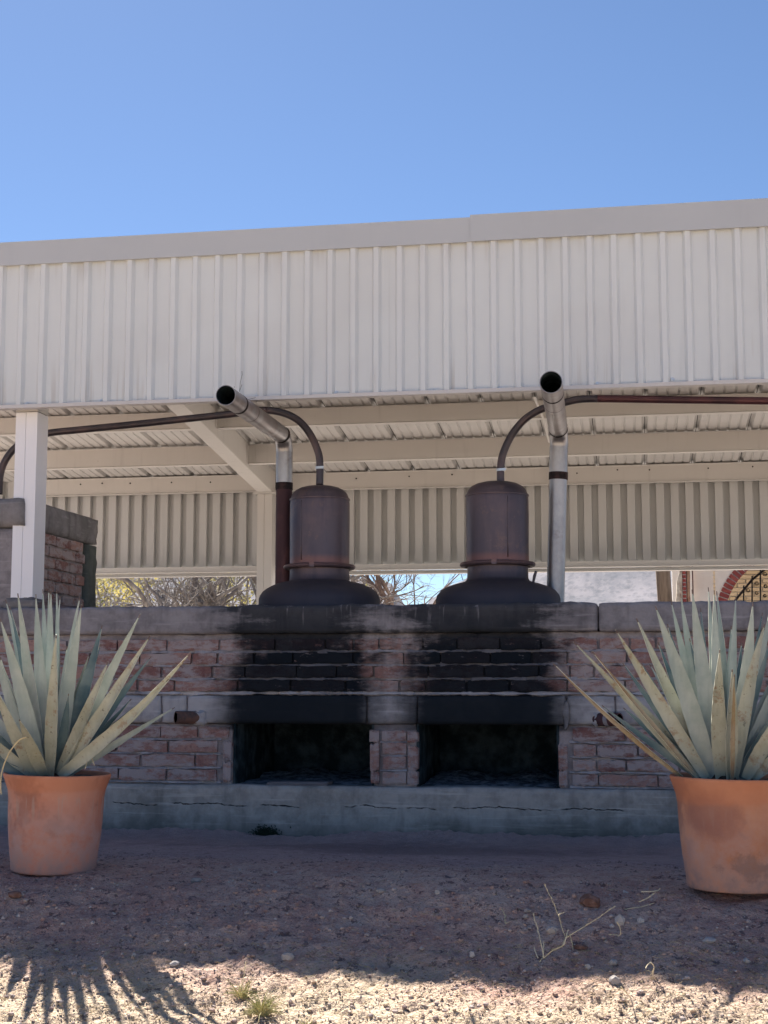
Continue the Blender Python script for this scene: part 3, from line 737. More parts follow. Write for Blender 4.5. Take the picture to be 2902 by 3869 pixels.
f1 = flue(-2.276, -2.275, .0555, 2.523, 7.75, 2.495, -2.237, M_RUST, 'flue pipe with rust brown lower length beside the left still, bent forward', 1045)
f2 = flue(-.462, -.494, .0590, 2.510, 7.70, 2.494, -.421, M_GALV, 'bright galvanized flue pipe beside the right still, bent forward under the eave', 1037)
# tie wires on the left flue
w = MB(); w.tube([P(905, 1480, 8.1), P(908, 1445, 8.1), P(915, 1415, 8.1), P(914, 1402, 8.1)], .0011, 5); w.tube([P(905, 1478, 8.1), P(914, 1453, 8.1)], .0011, 5)
w.tube([P(938, 1509, 8.25), P(960, 1504, 8.3), P(970, 1500, 8.33), P(973, 1507, 8.33), P(970, 1520, 8.33)], .0012, 5)
o = w.build('tie_wire', M_DARK, None); child(o, f1)

# ------------------------------------------------------------------ pots and agaves
def claymat(name, seed, c1, c2):
    M = Mat(name, .82, spec=.2); M.pos  # world noise
    a = M.noise(3.1+seed, 5, .6); b = M.noise(9, 5, .7); s = M.noise(26, 3, .6, (1, 1, .10))
    c = M.mix(a.sm(.35, .65), c1, c2)
    c = M.mix((M.noise(4.2+seed*.3, 4, .6)).sm(.50, .60)*.62, c, (.26, .115, .085))
    lime = M.z.sm(.45, .22); c = M.mix(lime*b.sm(.2, .65)*(.8 if seed == 0 else .6), c, (.42, .31, .30))
    if seed:
        dx = (M.x-(.355-.09)).abs(); dz = (M.z-.395).abs(); wet = ((dx*dx+dz*dz*1.4)*-5.+.07+(M.noise(7, 5, .65)-.5)*.20).sm(-.02, .07)
        c = M.mix(wet*.62, c, (.24, .11, .095)); wet2 = (((M.x-.40).abs()+(M.z-.20).abs()*1.6)*-1.+.12+(M.noise(12, 5, .7)-.5)*.34).sm(-.01, .06)
        c = M.mix(wet2*.5, c, (.17, .11, .10))
    band = (M.z+(M.noise(5, 3)-.5)*.05).sm(.425, .45); c = M.mix(band*.5, c, (.50, .19, .10))
    drip = (M.z.sm(.44, .40))*(M.z.sm(.30, .37)); c = M.mix(drip*s.sm(.52, .62)*(.6 if seed == 0 else .12), c, (.42, .30, .25))
    foot = M.z.sm(.26, .09); c = M.mix(foot*b.sm(.4, .6)*.4, c, (.19, .14, .13))
    return M.base(c).bump(b*.4+M.noise(60, 4)*.3, .005, .6).m
M_CLAY1 = claymat('terracotta_pale', 0, (.47, .17, .10), (.55, .27, .19)); M_CLAY2 = claymat('terracotta_orange', 1, (.44, .19, .11), (.52, .265, .17))
M = Mat('potting_soil', .95); M_PSOIL = M.base(M.mix(M.noise(20, 4).sm(.4, .6), (.03, .025, .022), (.08, .06, .05))).bump(M.noise(50, 4), .01).m
def pot(c, rt, rb_, h, mat, label, tilt=0):
    t = empty('clay_pot', c, label=label, cat='flower pot', group='terracotta pots of agave before the kiln')
    P_ = [(.01, 0), (rb_*.975, 0), (rb_*.995, .004), (rb_, .012)]
    for k in range(1, 13):
        f = k/13; P_.append((rb_+(rt*.885-rb_)*(f**1.0)*1.0+.006*math.sin(f*math.pi), .022+(h*.80-.022)*f))
    P_ += [(rt*.905, h*.83), (rt*.94, h*.885), (rt*.975, h*.94), (rt*.998, h*.975), (rt, h*.992), (rt*.99, h), (rt*.955, h), (rt*.94, h*.985), (rt*.915, h*.93)]
    m = MB(); m.lathe(P_, (0, 0, 0), 72, lambda a, z: .006*noise.noise(Vector((math.cos(a)*1.2, math.sin(a)*1.2, z*6+c[0])))+.0022*math.sin(a*3+c[0]))
    o = m.build('pot_body', mat, None, True); o.parent = t
    m = MB(); V = [(0, 0, h*.965)]+[(rt*.93*math.cos(2*math.pi*k/40), rt*.93*math.sin(2*math.pi*k/40), h*.955) for k in range(40)]
    m.add(V, [(0, 1+k, 1+(k+1) % 40) for k in range(40)]); o = m.build('soil', M_PSOIL, None); o.parent = t
    t.rotation_euler = (0, tilt, 0); return t
c1 = P(211, 2930, 6.0); c2 = P(2765, 2935, 5.9)
ptL = pot((c1.x, 6.0, .100), .2270, .178, .408, M_CLAY1, 'pale terracotta pot at the left, lime stained, holding the left agave', R(1.2))
ptR = pot((c2.x, 5.9, .106), .2440, .182, .424, M_CLAY2, 'orange terracotta pot at the right edge of the photo, holding the right agave', R(.8))

def leafmat(name, c1, c2, edge, spot=0.):
    M = Mat(name, .48, spec=.4)
    a = M.noise(9, 5, .6); st = M.noise(60, 3, .5, (1, 1, .12)); r = M.rnd()
    c = M.mix(a.sm(.3, .7), c1, c2); c = M.mix(st.sm(.5, .7)*.25, c, tuple(x*.7 for x in c1))
    c = M.mix((r-.5).abs()*.5, c, tuple(min(1, x*1.25) for x in c2))
    if spot:
        c = M.mix(M.noise(16, 5, .75).sm(.60-spot*.12, .68)*.75, c, (.25, .13, .06)); c = M.mix(M.noise(55, 3, .7).sm(.63, .70)*.6, c, (.05, .035, .03))
    M.base(c).bump(st+a*.4, .003, .5)
    band = M.noise(5, 2, .5, (.6, .6, 1.6)).sm(.45, .6)
    M.base(M.mix(band*.22, c, (.46, .50, .46)))
    tr = M.n.new('ShaderNodeBsdfTranslucent'); M.t.links.new(c, tr.inputs[0]); mx = M.n.new('ShaderNodeMixShader'); mx.inputs[0].default_value = .14
    M.t.links.new(M.b.outputs[0], mx.inputs[1]); M.t.links.new(tr.outputs[0], mx.inputs[2]); M.t.links.new(mx.outputs[0], M.n['Material Output'].inputs[0])
    return M.m
M_LG = leafmat('agave_green', (.29, .355, .33), (.43, .475, .44), None, .0)
M_LB = leafmat('agave_blue', (.07, .12, .15), (.12, .19, .205), None)
M_LY = leafmat('agave_weathered', (.31, .32, .245), (.44, .445, .36), None, .55)
M_LO = leafmat('agave_orange', (.30, .17, .08), (.30, .26, .16), None, 1.)
M = Mat('agave_lit_margin', .5); M_LITMARG = M.base((.72, .70, .56)).m  # pale colour paints in the sunlight along the leaf edges
M = Mat('agave_spine', .5); M_SPINE = M.base((.16, .11, .09)).m
LM = dict(g=M_LG, b=M_LB, y=M_LY, o=M_LO)
rl = random.Random(5)
def leaf(parent, base, tip, width, kind, sag=0., yc=6.):
    base = Vector(base); tip = Vector(tip); L = (tip-base).length; d = (tip-base).normalized()
    depth = Vector((0, -1, 0)); pic = d.cross(depth).normalized(); ph = R(rl.uniform(4, 34))*(1 if rl.random() < .5 else -1)
    side = (pic*math.cos(ph)+depth*math.sin(ph)); side = (side-d*side.dot(d)).normalized(); up = side.cross(d).normalized()
    out = Vector((d.x, d.y, 0)); 
    ctrl = (base+tip)/2+Vector((0, 0, 1))*(-sag*L)-out*sag*L*.0+side*rl.uniform(-.030, .030)*L+up*rl.uniform(-.02, .03)*L
    # soft lean: leaves leave the core steeply then spread
    n = 16; V = []; kink = rl.random() < .3
    tw = R(rl.uniform(-14, 14))
    W_ = 9
    for i in range(n+1):
        t = 1-(1-i/n)**1.35; p = base*(1-t)**2+ctrl*2*t*(1-t)+tip*t*t
        wob = .004*noise.noise(Vector((t*5, base.x*9, tip.z*7)))
        w = width/2*1.03*(.62+.38*math.sin(min(1, t/.36)*math.pi/2))*(1-max(0, (t-.30)/.70)**1.75)
        w = max(w, .0016)
        sd = side*math.cos(tw*t)+up*math.sin(tw*t); u2 = up*math.cos(tw*t)-side*math.sin(tw*t)
        th = (.010*(1-t)+.0016)*min(1, width/.04)
        for j in range(W_):
            s = j/(W_-1)*2-1
            jag = (1+(.05 if i % 2 else -.02)) if j in (0, W_-1) else 1
            V.append(p+sd*(s*w*jag)+u2*(-.30*w*(1-s*s)+wob)+u2*0)
        for j in range(W_):
            s = 1-j/(W_-1)*2
            V.append(p+sd*(s*w*.985)+u2*(-.30*w*(1-s*s)+wob-th*(1-abs(s)**3)-.0030))
    k = 2*W_
    m = MB()
    F = [(i*k+j, i*k+(j+1) % k, (i+1)*k+(j+1) % k, (i+1)*k+j) for i in range(n) for j in range(k)]
    m.add(V, F+[tuple(range(k))[::-1], tuple(n*k+j for j in range(k))])
    for q in range(len(m.m)):
        i, j = divmod(q, k)
        if q < n*k and j in (W_-1, 2*W_-1) : m.m[q] = 1
        if q < n*k and i >= n-1: m.m[q] = 2
    o = autosmooth(m.build('leaf', [LM[kind], M_LITMARG, M_SPINE], None), 60); o.data.transform(Matrix.Translation(-parent.location)); o.parent = parent
    return o
def agave(c, yc, x0, y0, sc, L, label, fwd=0.):
    t = empty('agave_plant', c, label=label, cat='agave', group='potted agave plants')
    for tx, ty, bx, by, w, dy, kind, sag in L:
        dy -= fwd; b = P(x0+bx/sc, y0+by/sc+18, yc+dy*.22); tp = P(x0+tx/sc, y0+ty/sc, yc+dy)
        leaf(t, b, tp, w/sc*yc/5500*1.04, kind, sag)
    for i in range(16):                                         # inner and rear leaves that fill the rosette
        a = R(-58+116*(i+.5)/16+rl.uniform(-3, 3)); Lz = rl.uniform(.50, .70)*(1 if abs(a) < .6 else .9)
        b = Vector((c[0]+math.sin(a)*.035, yc+rl.uniform(-.02, .05), c[2]-.03)); dp = rl.uniform(.02, .24)
        tp = b+Vector((math.sin(a)*Lz, dp-fwd*.5, math.cos(a)*Lz*.94))
        leaf(t, b, tp, rl.uniform(.030, .046), rl.choice('ggbgby'), rl.uniform(0, .03))
    m = MB(); m.lathe([(.055, -.03), (.05, .0), (.03, .03), (.01, .05)], (0, 0, 0), 16); o = m.build('core', M_PSOIL, None, True); o.parent = t
    return t
LL = [(35,110,260,1150,60,.15,'g',.0),(60,150,270,1150,52,.10,'b',.0),(110,70,265,1170,92,-.05,'g',.0),(0,225,262,1170,88,-.12,'g',.02),(-60,330,240,1170,80,.05,'g',.02),
 (225,75,290,1170,82,.02,'g',.0),(268,45,300,1150,62,.20,'g',0),(305,40,310,1150,50,.24,'g',0),(320,50,315,1150,66,.12,'g',0),(355,45,330,1150,52,.20,'g',0),(378,85,335,1150,50,.15,'g',0),
 (500,90,350,1150,66,.10,'g',.0),(512,140,355,1170,88,-.02,'g',.0),(640,270,370,1150,92,.10,'b',.01),(350,330,310,1190,88,-.20,'y',.0),(675,500,360,1180,80,-.15,'y',.02),
 (880,200,400,1150,74,-.10,'g',.02),(940,335,390,1170,84,-.20,'y',.02),(948,465,420,1150,60,.10,'b',.02),(1195,440,420,1160,62,-.26,'y',.05),(1058,605,370,1190,76,-.30,'y',.05),
 (0,470,240,1150,72,.12,'g',.02),(-40,640,232,1190,100,-.15,'y',.03),(-150,800,220,1170,70,.0,'b',.05),(-200,860,200,1180,62,-.10,'y',.05),(-250,960,190,1180,72,.05,'b',.05),(-200,1040,180,1185,60,-.10,'b',.05),
 (120,862,275,1190,86,-.25,'y',-.04),(-300,500,210,1160,80,.1,'g',.04),(430,700,345,1170,64,-.05,'b',.0),(250,520,285,1165,70,.18,'b',0),(150,560,270,1165,70,.16,'b',0),(560,620,390,1160,60,.16,'b',0)]
LR = [(165,565,1060,1325,36,-.05,'o',.03),(310,415,1170,1330,54,-.10,'y',.02),(440,480,1175,1335,30,-.14,'o',.02),(600,330,1230,1330,84,-.10,'y',.02),(780,560,1200,1320,62,.10,'b',.02),(745,250,1240,1330,88,-.05,'y',.02),
 (875,165,1270,1330,112,-.08,'g',.01),(960,290,1270,1320,62,.15,'b',0),(985,130,1280,1320,72,.12,'g',0),(1050,80,1290,1320,78,.10,'g',0),(1130,50,1310,1330,112,-.02,'g',0),(1135,210,1290,1320,62,.08,'g',0),
 (1190,180,1320,1320,52,.20,'b',0),(1245,35,1350,1320,68,.15,'g',0),(1285,55,1360,1320,84,.05,'g',0),(1300,62,1370,1320,62,.20,'g',0),(1435,100,1390,1320,62,.12,'g',0),(1555,140,1410,1330,104,.0,'g',0),
 (1620,210,1440,1320,62,.15,'b',0),(1635,290,1420,1330,92,-.08,'y',0),(1325,470,1330,1335,98,-.20,'y',0),(1410,605,1400,1335,88,-.22,'y',0),(1425,640,1410,1340,30,-.24,'o',0),(1760,560,1450,1330,84,.10,'g',.02),(1800,760,1470,1330,92,-.05,'b',.02),
 (1790,830,1500,1335,88,-.12,'y',.03),(1850,950,1530,1335,64,.05,'b',.04),(1820,1080,1550,1335,72,-.10,'y',.05),(1700,100,1420,1325,72,.15,'g',0),(1480,420,1390,1325,80,.2,'b',0),(1230,520,1320,1325,80,.2,'b',0)]
agave((c1.x-.03, 6.0, .50), 6.0, 0, 2200, 1.659, LL, 'blue green agave in the pale pot at the left, leaves fanning widely', .09)
agave((c2.x-.03, 5.9, .52), 5.9, 2000, 2200, 1.839, LR, 'blue green agave in the orange pot at the right, with long browned lower leaves')
# dead curled stalk on the left pot
M = Mat('dead_straw', .8); M_STRAW = M.base(M.mix(M.rnd(), (.58, .48, .28), (.70, .62, .44))).m
w = MB(); w.tube(smooth_path([P(z0/1.659, 2200+z1/1.659, 5.72) for z0, z1 in ((165, 972), (120, 990), (70, 1050), (30, 1130), (8, 1210), (4, 1290), (8, 1330))], 5), .0030, 6)
o = tag(w.build('dead_stalk', M_STRAW, None), 'dry pale stalk curling over the left rim of the pale pot', 'dry stalk')
w = MB(); w.tube([P(337, 2842, 5.85), P(330, 2870, 5.85), P(322, 2905, 5.84)], .0014, 5); w.tube([P(337, 2842, 5.85), P(350, 2872, 5.85), P(357, 2892, 5.85)], .0014, 5)
tag(w.build('dead_fibre', M_STRAW, None), 'thin grey leaf fibres hanging above the rim of the pale pot', 'dry fibre')

# ------------------------------------------------------------------ stones, gravel, weeds
M = Mat('stone_pale', .9); M_ST = M.base(M.mix(M.rnd(), M.mix(M.noise(30, 4).sm(.4, .6), (.24, .20, .18), (.34, .30, .28)), (.50, .46, .43))).bump(M.noise(60, 3), .004).m
M = Mat('stone_red', .9); M_SR = M.base(M.mix(M.noise(30, 4).sm(.4, .6), (.15, .075, .055), (.24, .14, .11))).bump(M.noise(60, 3), .004).m
M = Mat('gravel', .95); M_GR = M.base(M.mix(M.noise(21, 2, .5).sm(.35, .7), (.38, .28, .25), (.58, .50, .45))).bump(M.noise(70, 3), .003).m
def ico(sub):
    bm = bmesh.new(); bmesh.ops.create_icosphere(bm, subdivisions=sub, radius=1); bm.verts.ensure_lookup_table()
    v = [x.co.copy() for x in bm.verts]; f = [[q.index for q in x.verts] for x in bm.faces]; bm.free(); return v, f
I2 = ico(2); I1 = ico(1)
rs = random.Random(8)
STONES = [(350, 3660, 20, 9, 's', 'white flat stone on the shaded soil below the left pot'), (2228, 3404, 40, 27, 'r', 'largest red brown rock on the slope beside the tallest dry stalk'),
 (2206, 3592-10, 0, 0, 's', ''), (2195, 3577, 26, 11, 'r', 'flat brown slab of stone just below the largest red brown rock'), (2318, 3635, 17, 12, 's', 'pale rounded stone at the edge of the sunlit soil right of the dry stalks'),
 (2322, 3705, 20, 20, 's', 'white lumpy stone lying in the sunlit soil below the pale rounded stone'), (2222, 3652, 12, 11, 's', 'small pale stone left of the pale rounded stone at the shade edge'),
 (1994, 3440, 14, 8, 's', 'pale stone above the dry stalk tops in the middle of the slope'), (1986, 3462, 9, 9, 's', 'small grey round stone below its pale neighbour near the short dry stalk'),
 (1654, 3372, 12, 12, 's', 'small whitish stone in the shade left of the right pot, high on the slope'), (660, 3640, 19, 10, 's', 'pale split stone at the left shade edge between two leaf shadows'),
 (506, 3608, 9, 10, 's', 'small white stone in the shade above the leaf shadows'), (55, 3378, 28, 15, 'r', 'reddish stone low at the foot of the pale pot'), (1088, 3612, 24, 18, 's', 'grey stone half buried in the middle shaded soil'),
 (1784, 3606, 11, 14, 's', 'grey upright stone just above the sunlit soil'), (2085, 3512, 20, 15, 's', 'mauve grey rock left of the largest red brown rock'), (2342, 3478, 19, 24, 's', 'pale upright rock on the slope right of the longest dry stalk'),
 (2420, 3478, 14, 12, 's', 'smaller rounded pale rock right of the pale upright rock'), (745, 3326, 24, 12, 's', 'grey stone on the shaded soil right of the pale pot'), (2820, 3630, 13, 10, 's', 'pale stone at the right end of the shade edge'),
 (1440, 3364, 22, 10, 's', 'flat grey stone on the upper slope left of the small whitish stone'), (2680, 3552, 24, 10, 's', 'flat pale stone on the slope below the orange pot')]
for u, v, a, b_, k, lab in STONES:
    if not lab: continue
    p = ongr(u, v+b_*.6); s = p.y/5500; sd_ = rs.random()*50; V = []
    for q in I2[0]:
        n = noise.noise(q*1.3+Vector((sd_, 0, 0)))*.35+noise.noise(q*3+Vector((0, sd_, 0)))*.12
        w = q*(1+n); V.append((w.x*a*s, w.y*a*s*.8, w.z*b_*s))
    o = MB().add(V, I2[1]).build('stone', M_SR if k == 'r' else M_ST, None, loc=p+Vector((0, 0, b_*s*.45))); tag(o, lab, 'stone')
gr = MB(); grd = []
for _ in range(7000):
    u = rs.uniform(-200, 3100); v = 3180+ (3900-3180)*rs.random()**.75; p = ongr(u, v)
    if (p-Vector((c1.x, 6, p.z))).length < .19 or (p-Vector((c2.x, 5.9, p.z))).length < .2: continue
    if noise.noise(Vector((p.x*2.2, p.y*2.6, 4))) < rs.uniform(-.5, .3): continue
    r = min(.011, .0019*rs.paretovariate(2.3))*(.5 if p.y > 6.2 else 1); sd_ = rs.random()*90; V = []
    for q in (I1[0]):
        w = q*(1+.45*noise.noise(q*1.7+Vector((sd_, 0, 0)))); V.append((p.x+w.x*r, p.y+w.y*r, p.z+w.z*r*.7+r*.2))
    gr.add(V, I1[1])
tag(gr.build('gravel', M_GR, None), 'loose gravel and clods scattered over the dry soil slope', 'gravel', kind='stuff')
cl = MB()
for _ in range(24000):
    x = rs.uniform(-3.0, 1.1); y = 4.45+2.3*rs.random()**1.3; q = noise.noise(Vector((x*2.6, y*3, 14)))+.5*noise.noise(Vector((x*8, y*8, 3)))
    if q < rs.uniform(-.6, .35) or (Vector((x-c1.x, y-6, 0))).length < .2 or (Vector((x-c2.x, y-5.9, 0))).length < .2: continue
    r = min(.011, .0025*rs.paretovariate(2.5))*(.85 if y < 5.15 else 1); sd_ = rs.random()*90; z = hz(x, y); V = []
    for w in I1[0]:
        w = w*(1+.5*noise.noise(w*1.5+Vector((sd_, 0, 0)))); V.append((x+w.x*r, y+w.y*r, z+w.z*r*.75+r*.15))
    cl.add(V, I1[1])
tag(cl.build('soil_clods', M_SOIL, None), 'crumbly clods of earth lying all over the slope', 'soil clods', kind='stuff')
# straw litter
M = Mat('straw_litter', .85); M_LIT = M.base(M.mix(M.noise(40, 2).sm(.4, .6), (.45, .38, .22), (.30, .22, .13))).m
st = MB()
for _ in range(3200):
    u = rs.uniform(-100, 3000); v = 3560+330*rs.random() if rs.random() < .82 else rs.uniform(3330, 3900); p = ongr(u, v)
    a = rs.uniform(0, 6.3); L = rs.uniform(.008, .045); q = Vector((math.cos(a), math.sin(a), rs.uniform(-.1, .35)))*L
    mid = p+q*.5+Vector((rs.uniform(-1, 1), rs.uniform(-1, 1), .5))*L*.2
    st.tube([p+Vector((0, 0, .002)), mid+Vector((0, 0, .003)), p+q+Vector((0, 0, .003))], [.0008, .0007, .0003], 3, False)
tag(st.build('straw_litter', M_LIT, None), 'broken bits of dry straw scattered over the sunlit soil', 'dry straw', kind='stuff')
def rg(x, y): return (1700+x/2.074, 3200+y/2.074)
def weed(lines, label, y0, name='dry_stalk', r=.0019, mat=None, grp=None):
    t = empty(name, tuple(P(*rg(*lines[0][0]), y0)), label=label, cat='dry weed', group=grp)
    for L in lines:
        k = len(L); path = smooth_path([P(*rg(*q), y0+.02*i) for i, q in enumerate(L)], 4)
        rad = [r*(1.1-.7*i/len(path)) for i in range(len(path))]
        child(MB().tube(path, rad, 5).build('stem', mat or M_STRAW, None), t)
        # seed husks
        h = MB()
        for i in range(len(path)//2, len(path)-1, 2):
            a = path[i]; d = (path[i+1]-path[i]).normalized(); s = Vector((rs.uniform(-1, 1), rs.uniform(-1, 1), rs.uniform(0, 1)))
            h.tube([a, a+(d+s*.25)*.008, a+(d+s*.3)*.016], [.0008, .0017, .0003], 4)
        if h.v: child(h.build('husk', mat or M_STRAW, None), t)
    return t
weed([[(735, 872), (800, 815), (890, 770), (905, 712), (880, 640), (850, 535), (800, 415), (770, 355), (738, 290)], [(852, 535), (868, 522), (892, 516)]], 'tallest dry grass stalk, standing upright on the shaded slope', 5.20)
weed([[(890, 770), (905, 720), (985, 665), (1060, 620), (1180, 545), (1240, 500), (1297, 467)], [(800, 805), (860, 785), (890, 765)], [(892, 770), (915, 700), (925, 650)]], 'dry stalk leaning far to the right beside the tallest one', 5.23)
weed([[(735, 868), (722, 790), (705, 720), (690, 650), (670, 590), (652, 520)], [(730, 862), (735, 800), (735, 755)], [(705, 900), (725, 870), (735, 860)], [(690, 870), (672, 828), (657, 790)]], 'short upright dry stalk left of the tallest one', 5.20)
weed([[(345, 675), (365, 645), (430, 618), (438, 570), (425, 520), (405, 490)], [(436, 600), (430, 560), (438, 540)], [(436, 600), (455, 590), (470, 600)]], 'small bent dry sprig on the slope left of the stalks', 5.45)
weed([[(1575, 905), (1600, 940), (1580, 990), (1530, 1060)], [(1535, 950), (1550, 925), (1570, 905)], [(1600, 945), (1590, 1010), (1610, 1060)]], 'pale dry blades lying on the sunlit soil at the right', 5.10)
weed([[(965, 815), (960, 760), (940, 680)], [(1310, 590), (1335, 640), (1335, 690), (1300, 690), (1250, 690)]], 'thin grey dead stems low on the slope beside the rock', 5.32)
weed([[(1340, 1095), (1370, 1130), (1400, 1165), (1425, 1190)], [(1345, 1100), (1390, 1150)]], 'single yellow green blade on the sunlit soil', 4.95)
weed([[(1500, 150+200), (1560, 350), (1620, 345), (1650, 330)], [(1480, 430), (1550, 400), (1610, 360)], [(1330, 500), (1420, 480), (1500, 470), (1600, 440)]], 'tangle of thin grey stems on the shaded slope left of the orange pot', 5.6)
M = Mat('grass_blade', .7); M_GB = M.base(M.mix(M.noise(30, 2).sm(.35, .65), (.30, .30, .12), (.55, .48, .26))).m
def tuft(u, v, n, L, label, tall=0):
    p = ongr(u, v); t = empty('grass_tuft', tuple(p), label=label, cat='grass tuft', group='dry grass tufts in the sun'); m = MB()
    for k in range(n):
        a = rs.uniform(0, 6.283); l = L*rs.uniform(.5, 1.1); e = rs.uniform(.15, 1.2); d = Vector((math.cos(a)*math.cos(e), math.sin(a)*math.cos(e), math.sin(e)))
        s = Vector((rs.uniform(-.01, .01), rs.uniform(-.01, .01), 0))
        m.tube([s, s+d*l*.5+Vector((0, 0, l*.08)), s+d*l+Vector((0, 0, -l*.12))], [.0016, .0013, .0003], 4, False)
    o = m.build('blades', M_GB, None); o['kind'] = 'stuff'; o.parent = t
    if tall:
        h = MB().tube([(0, 0, 0), (.003, 0, tall*.5), (.01, 0, tall)], [.0012, .001, .0022], 4); o = h.build('seed_stalk', M_STRAW, None); o.parent = t
tuft(916, 3772, 60, .085, 'small pale grass tuft in the sun with one upright seed stalk', .12)
tuft(990, 3840, 130, .10, 'denser grass tuft at the bottom edge of the photo', 0)
tuft(1160, 3900, 40, .06, 'low thin grass tuft right of the denser one at the bottom edge')
# moss at the foot of the plinth
M = Mat('moss', .95); M_MOSS = M.base((.02, .045, .03)).m
ms = MB()
for _ in range(500):
    x = P(1005, 3150, 8.36).x+rs.gauss(0, .035); z = .02+abs(rs.gauss(0, .02)); y = 8.352-rs.random()*.02
    ms.tube([(x, y, z), (x+rs.uniform(-.01, .01), y-.012, z+rs.uniform(0, .012))], [.004, .0005], 3, False)
tag(ms.build('moss', M_MOSS, None), 'dark green moss growing at the foot of the plinth', 'moss', kind='stuff')

# ------------------------------------------------------------------ beyond the shed
# hills
RIDGE = [(-3000, 2060), (-800, 2090), (300, 2120), (800, 2150), (1200, 2182), (1340, 2187), (1372, 2181), (1395, 2200), (1420, 2206), (1455, 2202), (1482, 2207), (1500, 2243), (1530, 2285), (1600, 2292), (1640, 2258), (1695, 2213), (1750, 2193), (1850, 2140), (2100, 2060), (2500, 1990), (3000, 1960), (4200, 2000), (7000, 2200)]
def ridge(u):
    for (a, va), (b, vb) in zip(RIDGE, RIDGE[1:]):
        if a <= u <= b: return va+(vb-va)*(u-a)/(b-a)
    return 2300
hb = MB(); us = [-3000+i*9 for i in range(1111)]; rows = 46
for j in range(rows):
    t = j/(rows-2) if j < rows-1 else 1.0
    for u in us:
        p = P(u, ridge(u), 420); D = 150+270*t; q = P(u, 2300, D)
        z = p.z*(t**.8)*(1+.0*t)+ (6*noise.noise(Vector((q.x*.02, q.y*.02, 0)))+2.5*noise.noise(Vector((q.x*.07, q.y*.07, 3)))+1.0*noise.noise(Vector((q.x*.3, q.y*.3, 5))))*t*(1-t)*1.5
        if j == rows-1: q = P(u, 2300, 520); z = -3
        else: z += 1.2*noise.noise(Vector((u*.05, 0, 0)))*t*t*.6
        hb.v.append((q.x, q.y, z))
nu = len(us); hb.f = [(j*nu+i, j*nu+i+1, (j+1)*nu+i+1, (j+1)*nu+i) for j in range(rows-1) for i in range(nu-1)]; hb.m = [0]*len(hb.f)
M = Mat('hazy_scrub_hillside', .95, spec=.05)  # blue-grey tones put the distance haze into the scrub colours
k = M.mix(M.noise(.10, 5, .6, (1, .15, 1)).sm(.35, .7), (.13, .13, .15), (.20, .19, .21)); k = M.mix(M.noise(.55, 5, .75, (1, .15, 1)).sm(.44, .66)*.5, k, (.075, .085, .105)); k = M.mix(M.noise(1.3, 3, .8, (1, .15, 1)).sm(.50, .68)*.35, k, (.23, .215, .22)); k = M.mix(M.vor(.9, 'F1', (1, .15, 1)).sm(.42, .22)*.25, k, (.05, .058, .07))
M.base(k); tag(hb.build('hills', M.m, None, True), kind='structure')
# scrub on the hillside
M = Mat('hill_scrub', .95); M_SCR = M.base((.15, .16, .15)).m

# trees
def tree(x, y, h, seed, label, trunk_r, spread, mat, depth_=5, leaves=None, group='trees behind the shed', start=None, droop=.0, lean=0, n1=4, leafn=0, name='bare_tree', fork=.2):
    r_ = random.Random(seed); t = empty(name, (x, y, 0), label=label, cat='tree', group=group); m = MB(); ends = []
    def grow(p, d, L, r, lv):
        n = 5; pts = [p]; rr = [r]
        for i in range(n):
            d = (d+Vector((r_.gauss(0, .16), r_.gauss(0, .16), r_.gauss(0, .12)-droop*lv*.1))).normalized(); p = p+d*L/n; pts.append(p); rr.append(r*(1-.55*(i+1)/n))
        m.tube(pts, rr, 8 if lv < 2 else (5 if lv < 4 else 3), False)
        if lv >= 2: ends.extend(pts[2:])
        if lv >= depth_: return
        for k in range(r_.choice((2, 3)) if lv else n1):
            i = r_.randint(2, n); b = pts[i] if lv else pts[min(n, 3+k % 3)]
            dd = (d+Vector((r_.uniform(-1, 1), r_.uniform(-1, 1), r_.uniform(-.5, .8)))*spread).normalized()
            grow(b, dd, L*r_.uniform(.55, .8), max(.002, rr[i]*.85 if lv == 0 else rr[i]*.75), lv+1)
    grow(Vector((0, 0, -.1)), Vector((lean, 0, 1)).normalized(), h*.42, trunk_r, 0)
    o = m.build('trunk', mat, None, True); o.parent = t
    if leafn:
        c = MB(); 
        for _ in range(leafn):
            e = r_.choice(ends); p = e+Vector((r_.gauss(0, .12), r_.gauss(0, .12), r_.gauss(0, .12))); a = Vector((r_.gauss(0, 1), r_.gauss(0, 1), r_.gauss(0, 1))).normalized(); b = a.orthogonal().normalized(); s = r_.uniform(.02, .045)
            c.add([p-a*s, p+b*s*.5, p+a*s, p-b*s*.5], [(0, 1, 2, 3)])
        o = c.build('crown', leaves, None); o.parent = t
    return t
M = Mat('bark_grey', .9); M_BARK = M.base(M.mix(M.noise(8, 4, .7, (1, 1, .3)).sm(.35, .7), (.20, .175, .165), (.42, .38, .34))).bump(M.noise(20, 4), .02).m
M = Mat('bark_twig', .9); M_TWIG = M.base(M.mix(M.noise(4, 3).sm(.4, .6), (.14, .10, .09), (.26, .19, .15))).m
def foliage(name, a, b):
    M = Mat(name, .7); c = M.mix(M.noise(2.5, 3).sm(.35, .65), a, b); M.base(c)
    tr = M.n.new('ShaderNodeBsdfTranslucent'); M.t.links.new(c, tr.inputs[0]); mx = M.n.new('ShaderNodeMixShader'); mx.inputs[0].default_value = .5
    M.t.links.new(M.b.outputs[0], mx.inputs[1]); M.t.links.new(tr.outputs[0], mx.inputs[2]); M.t.links.new(mx.outputs[0], M.n['Material Output'].inputs[0]); return M.m
M_YEL = foliage('yellow_leaves', (.46, .38, .12), (.36, .33, .14)); M_OLV = foliage('olive_leaves', (.12, .13, .04), (.22, .20, .07))
def at(u, Y): return P(u, 2230, Y).x
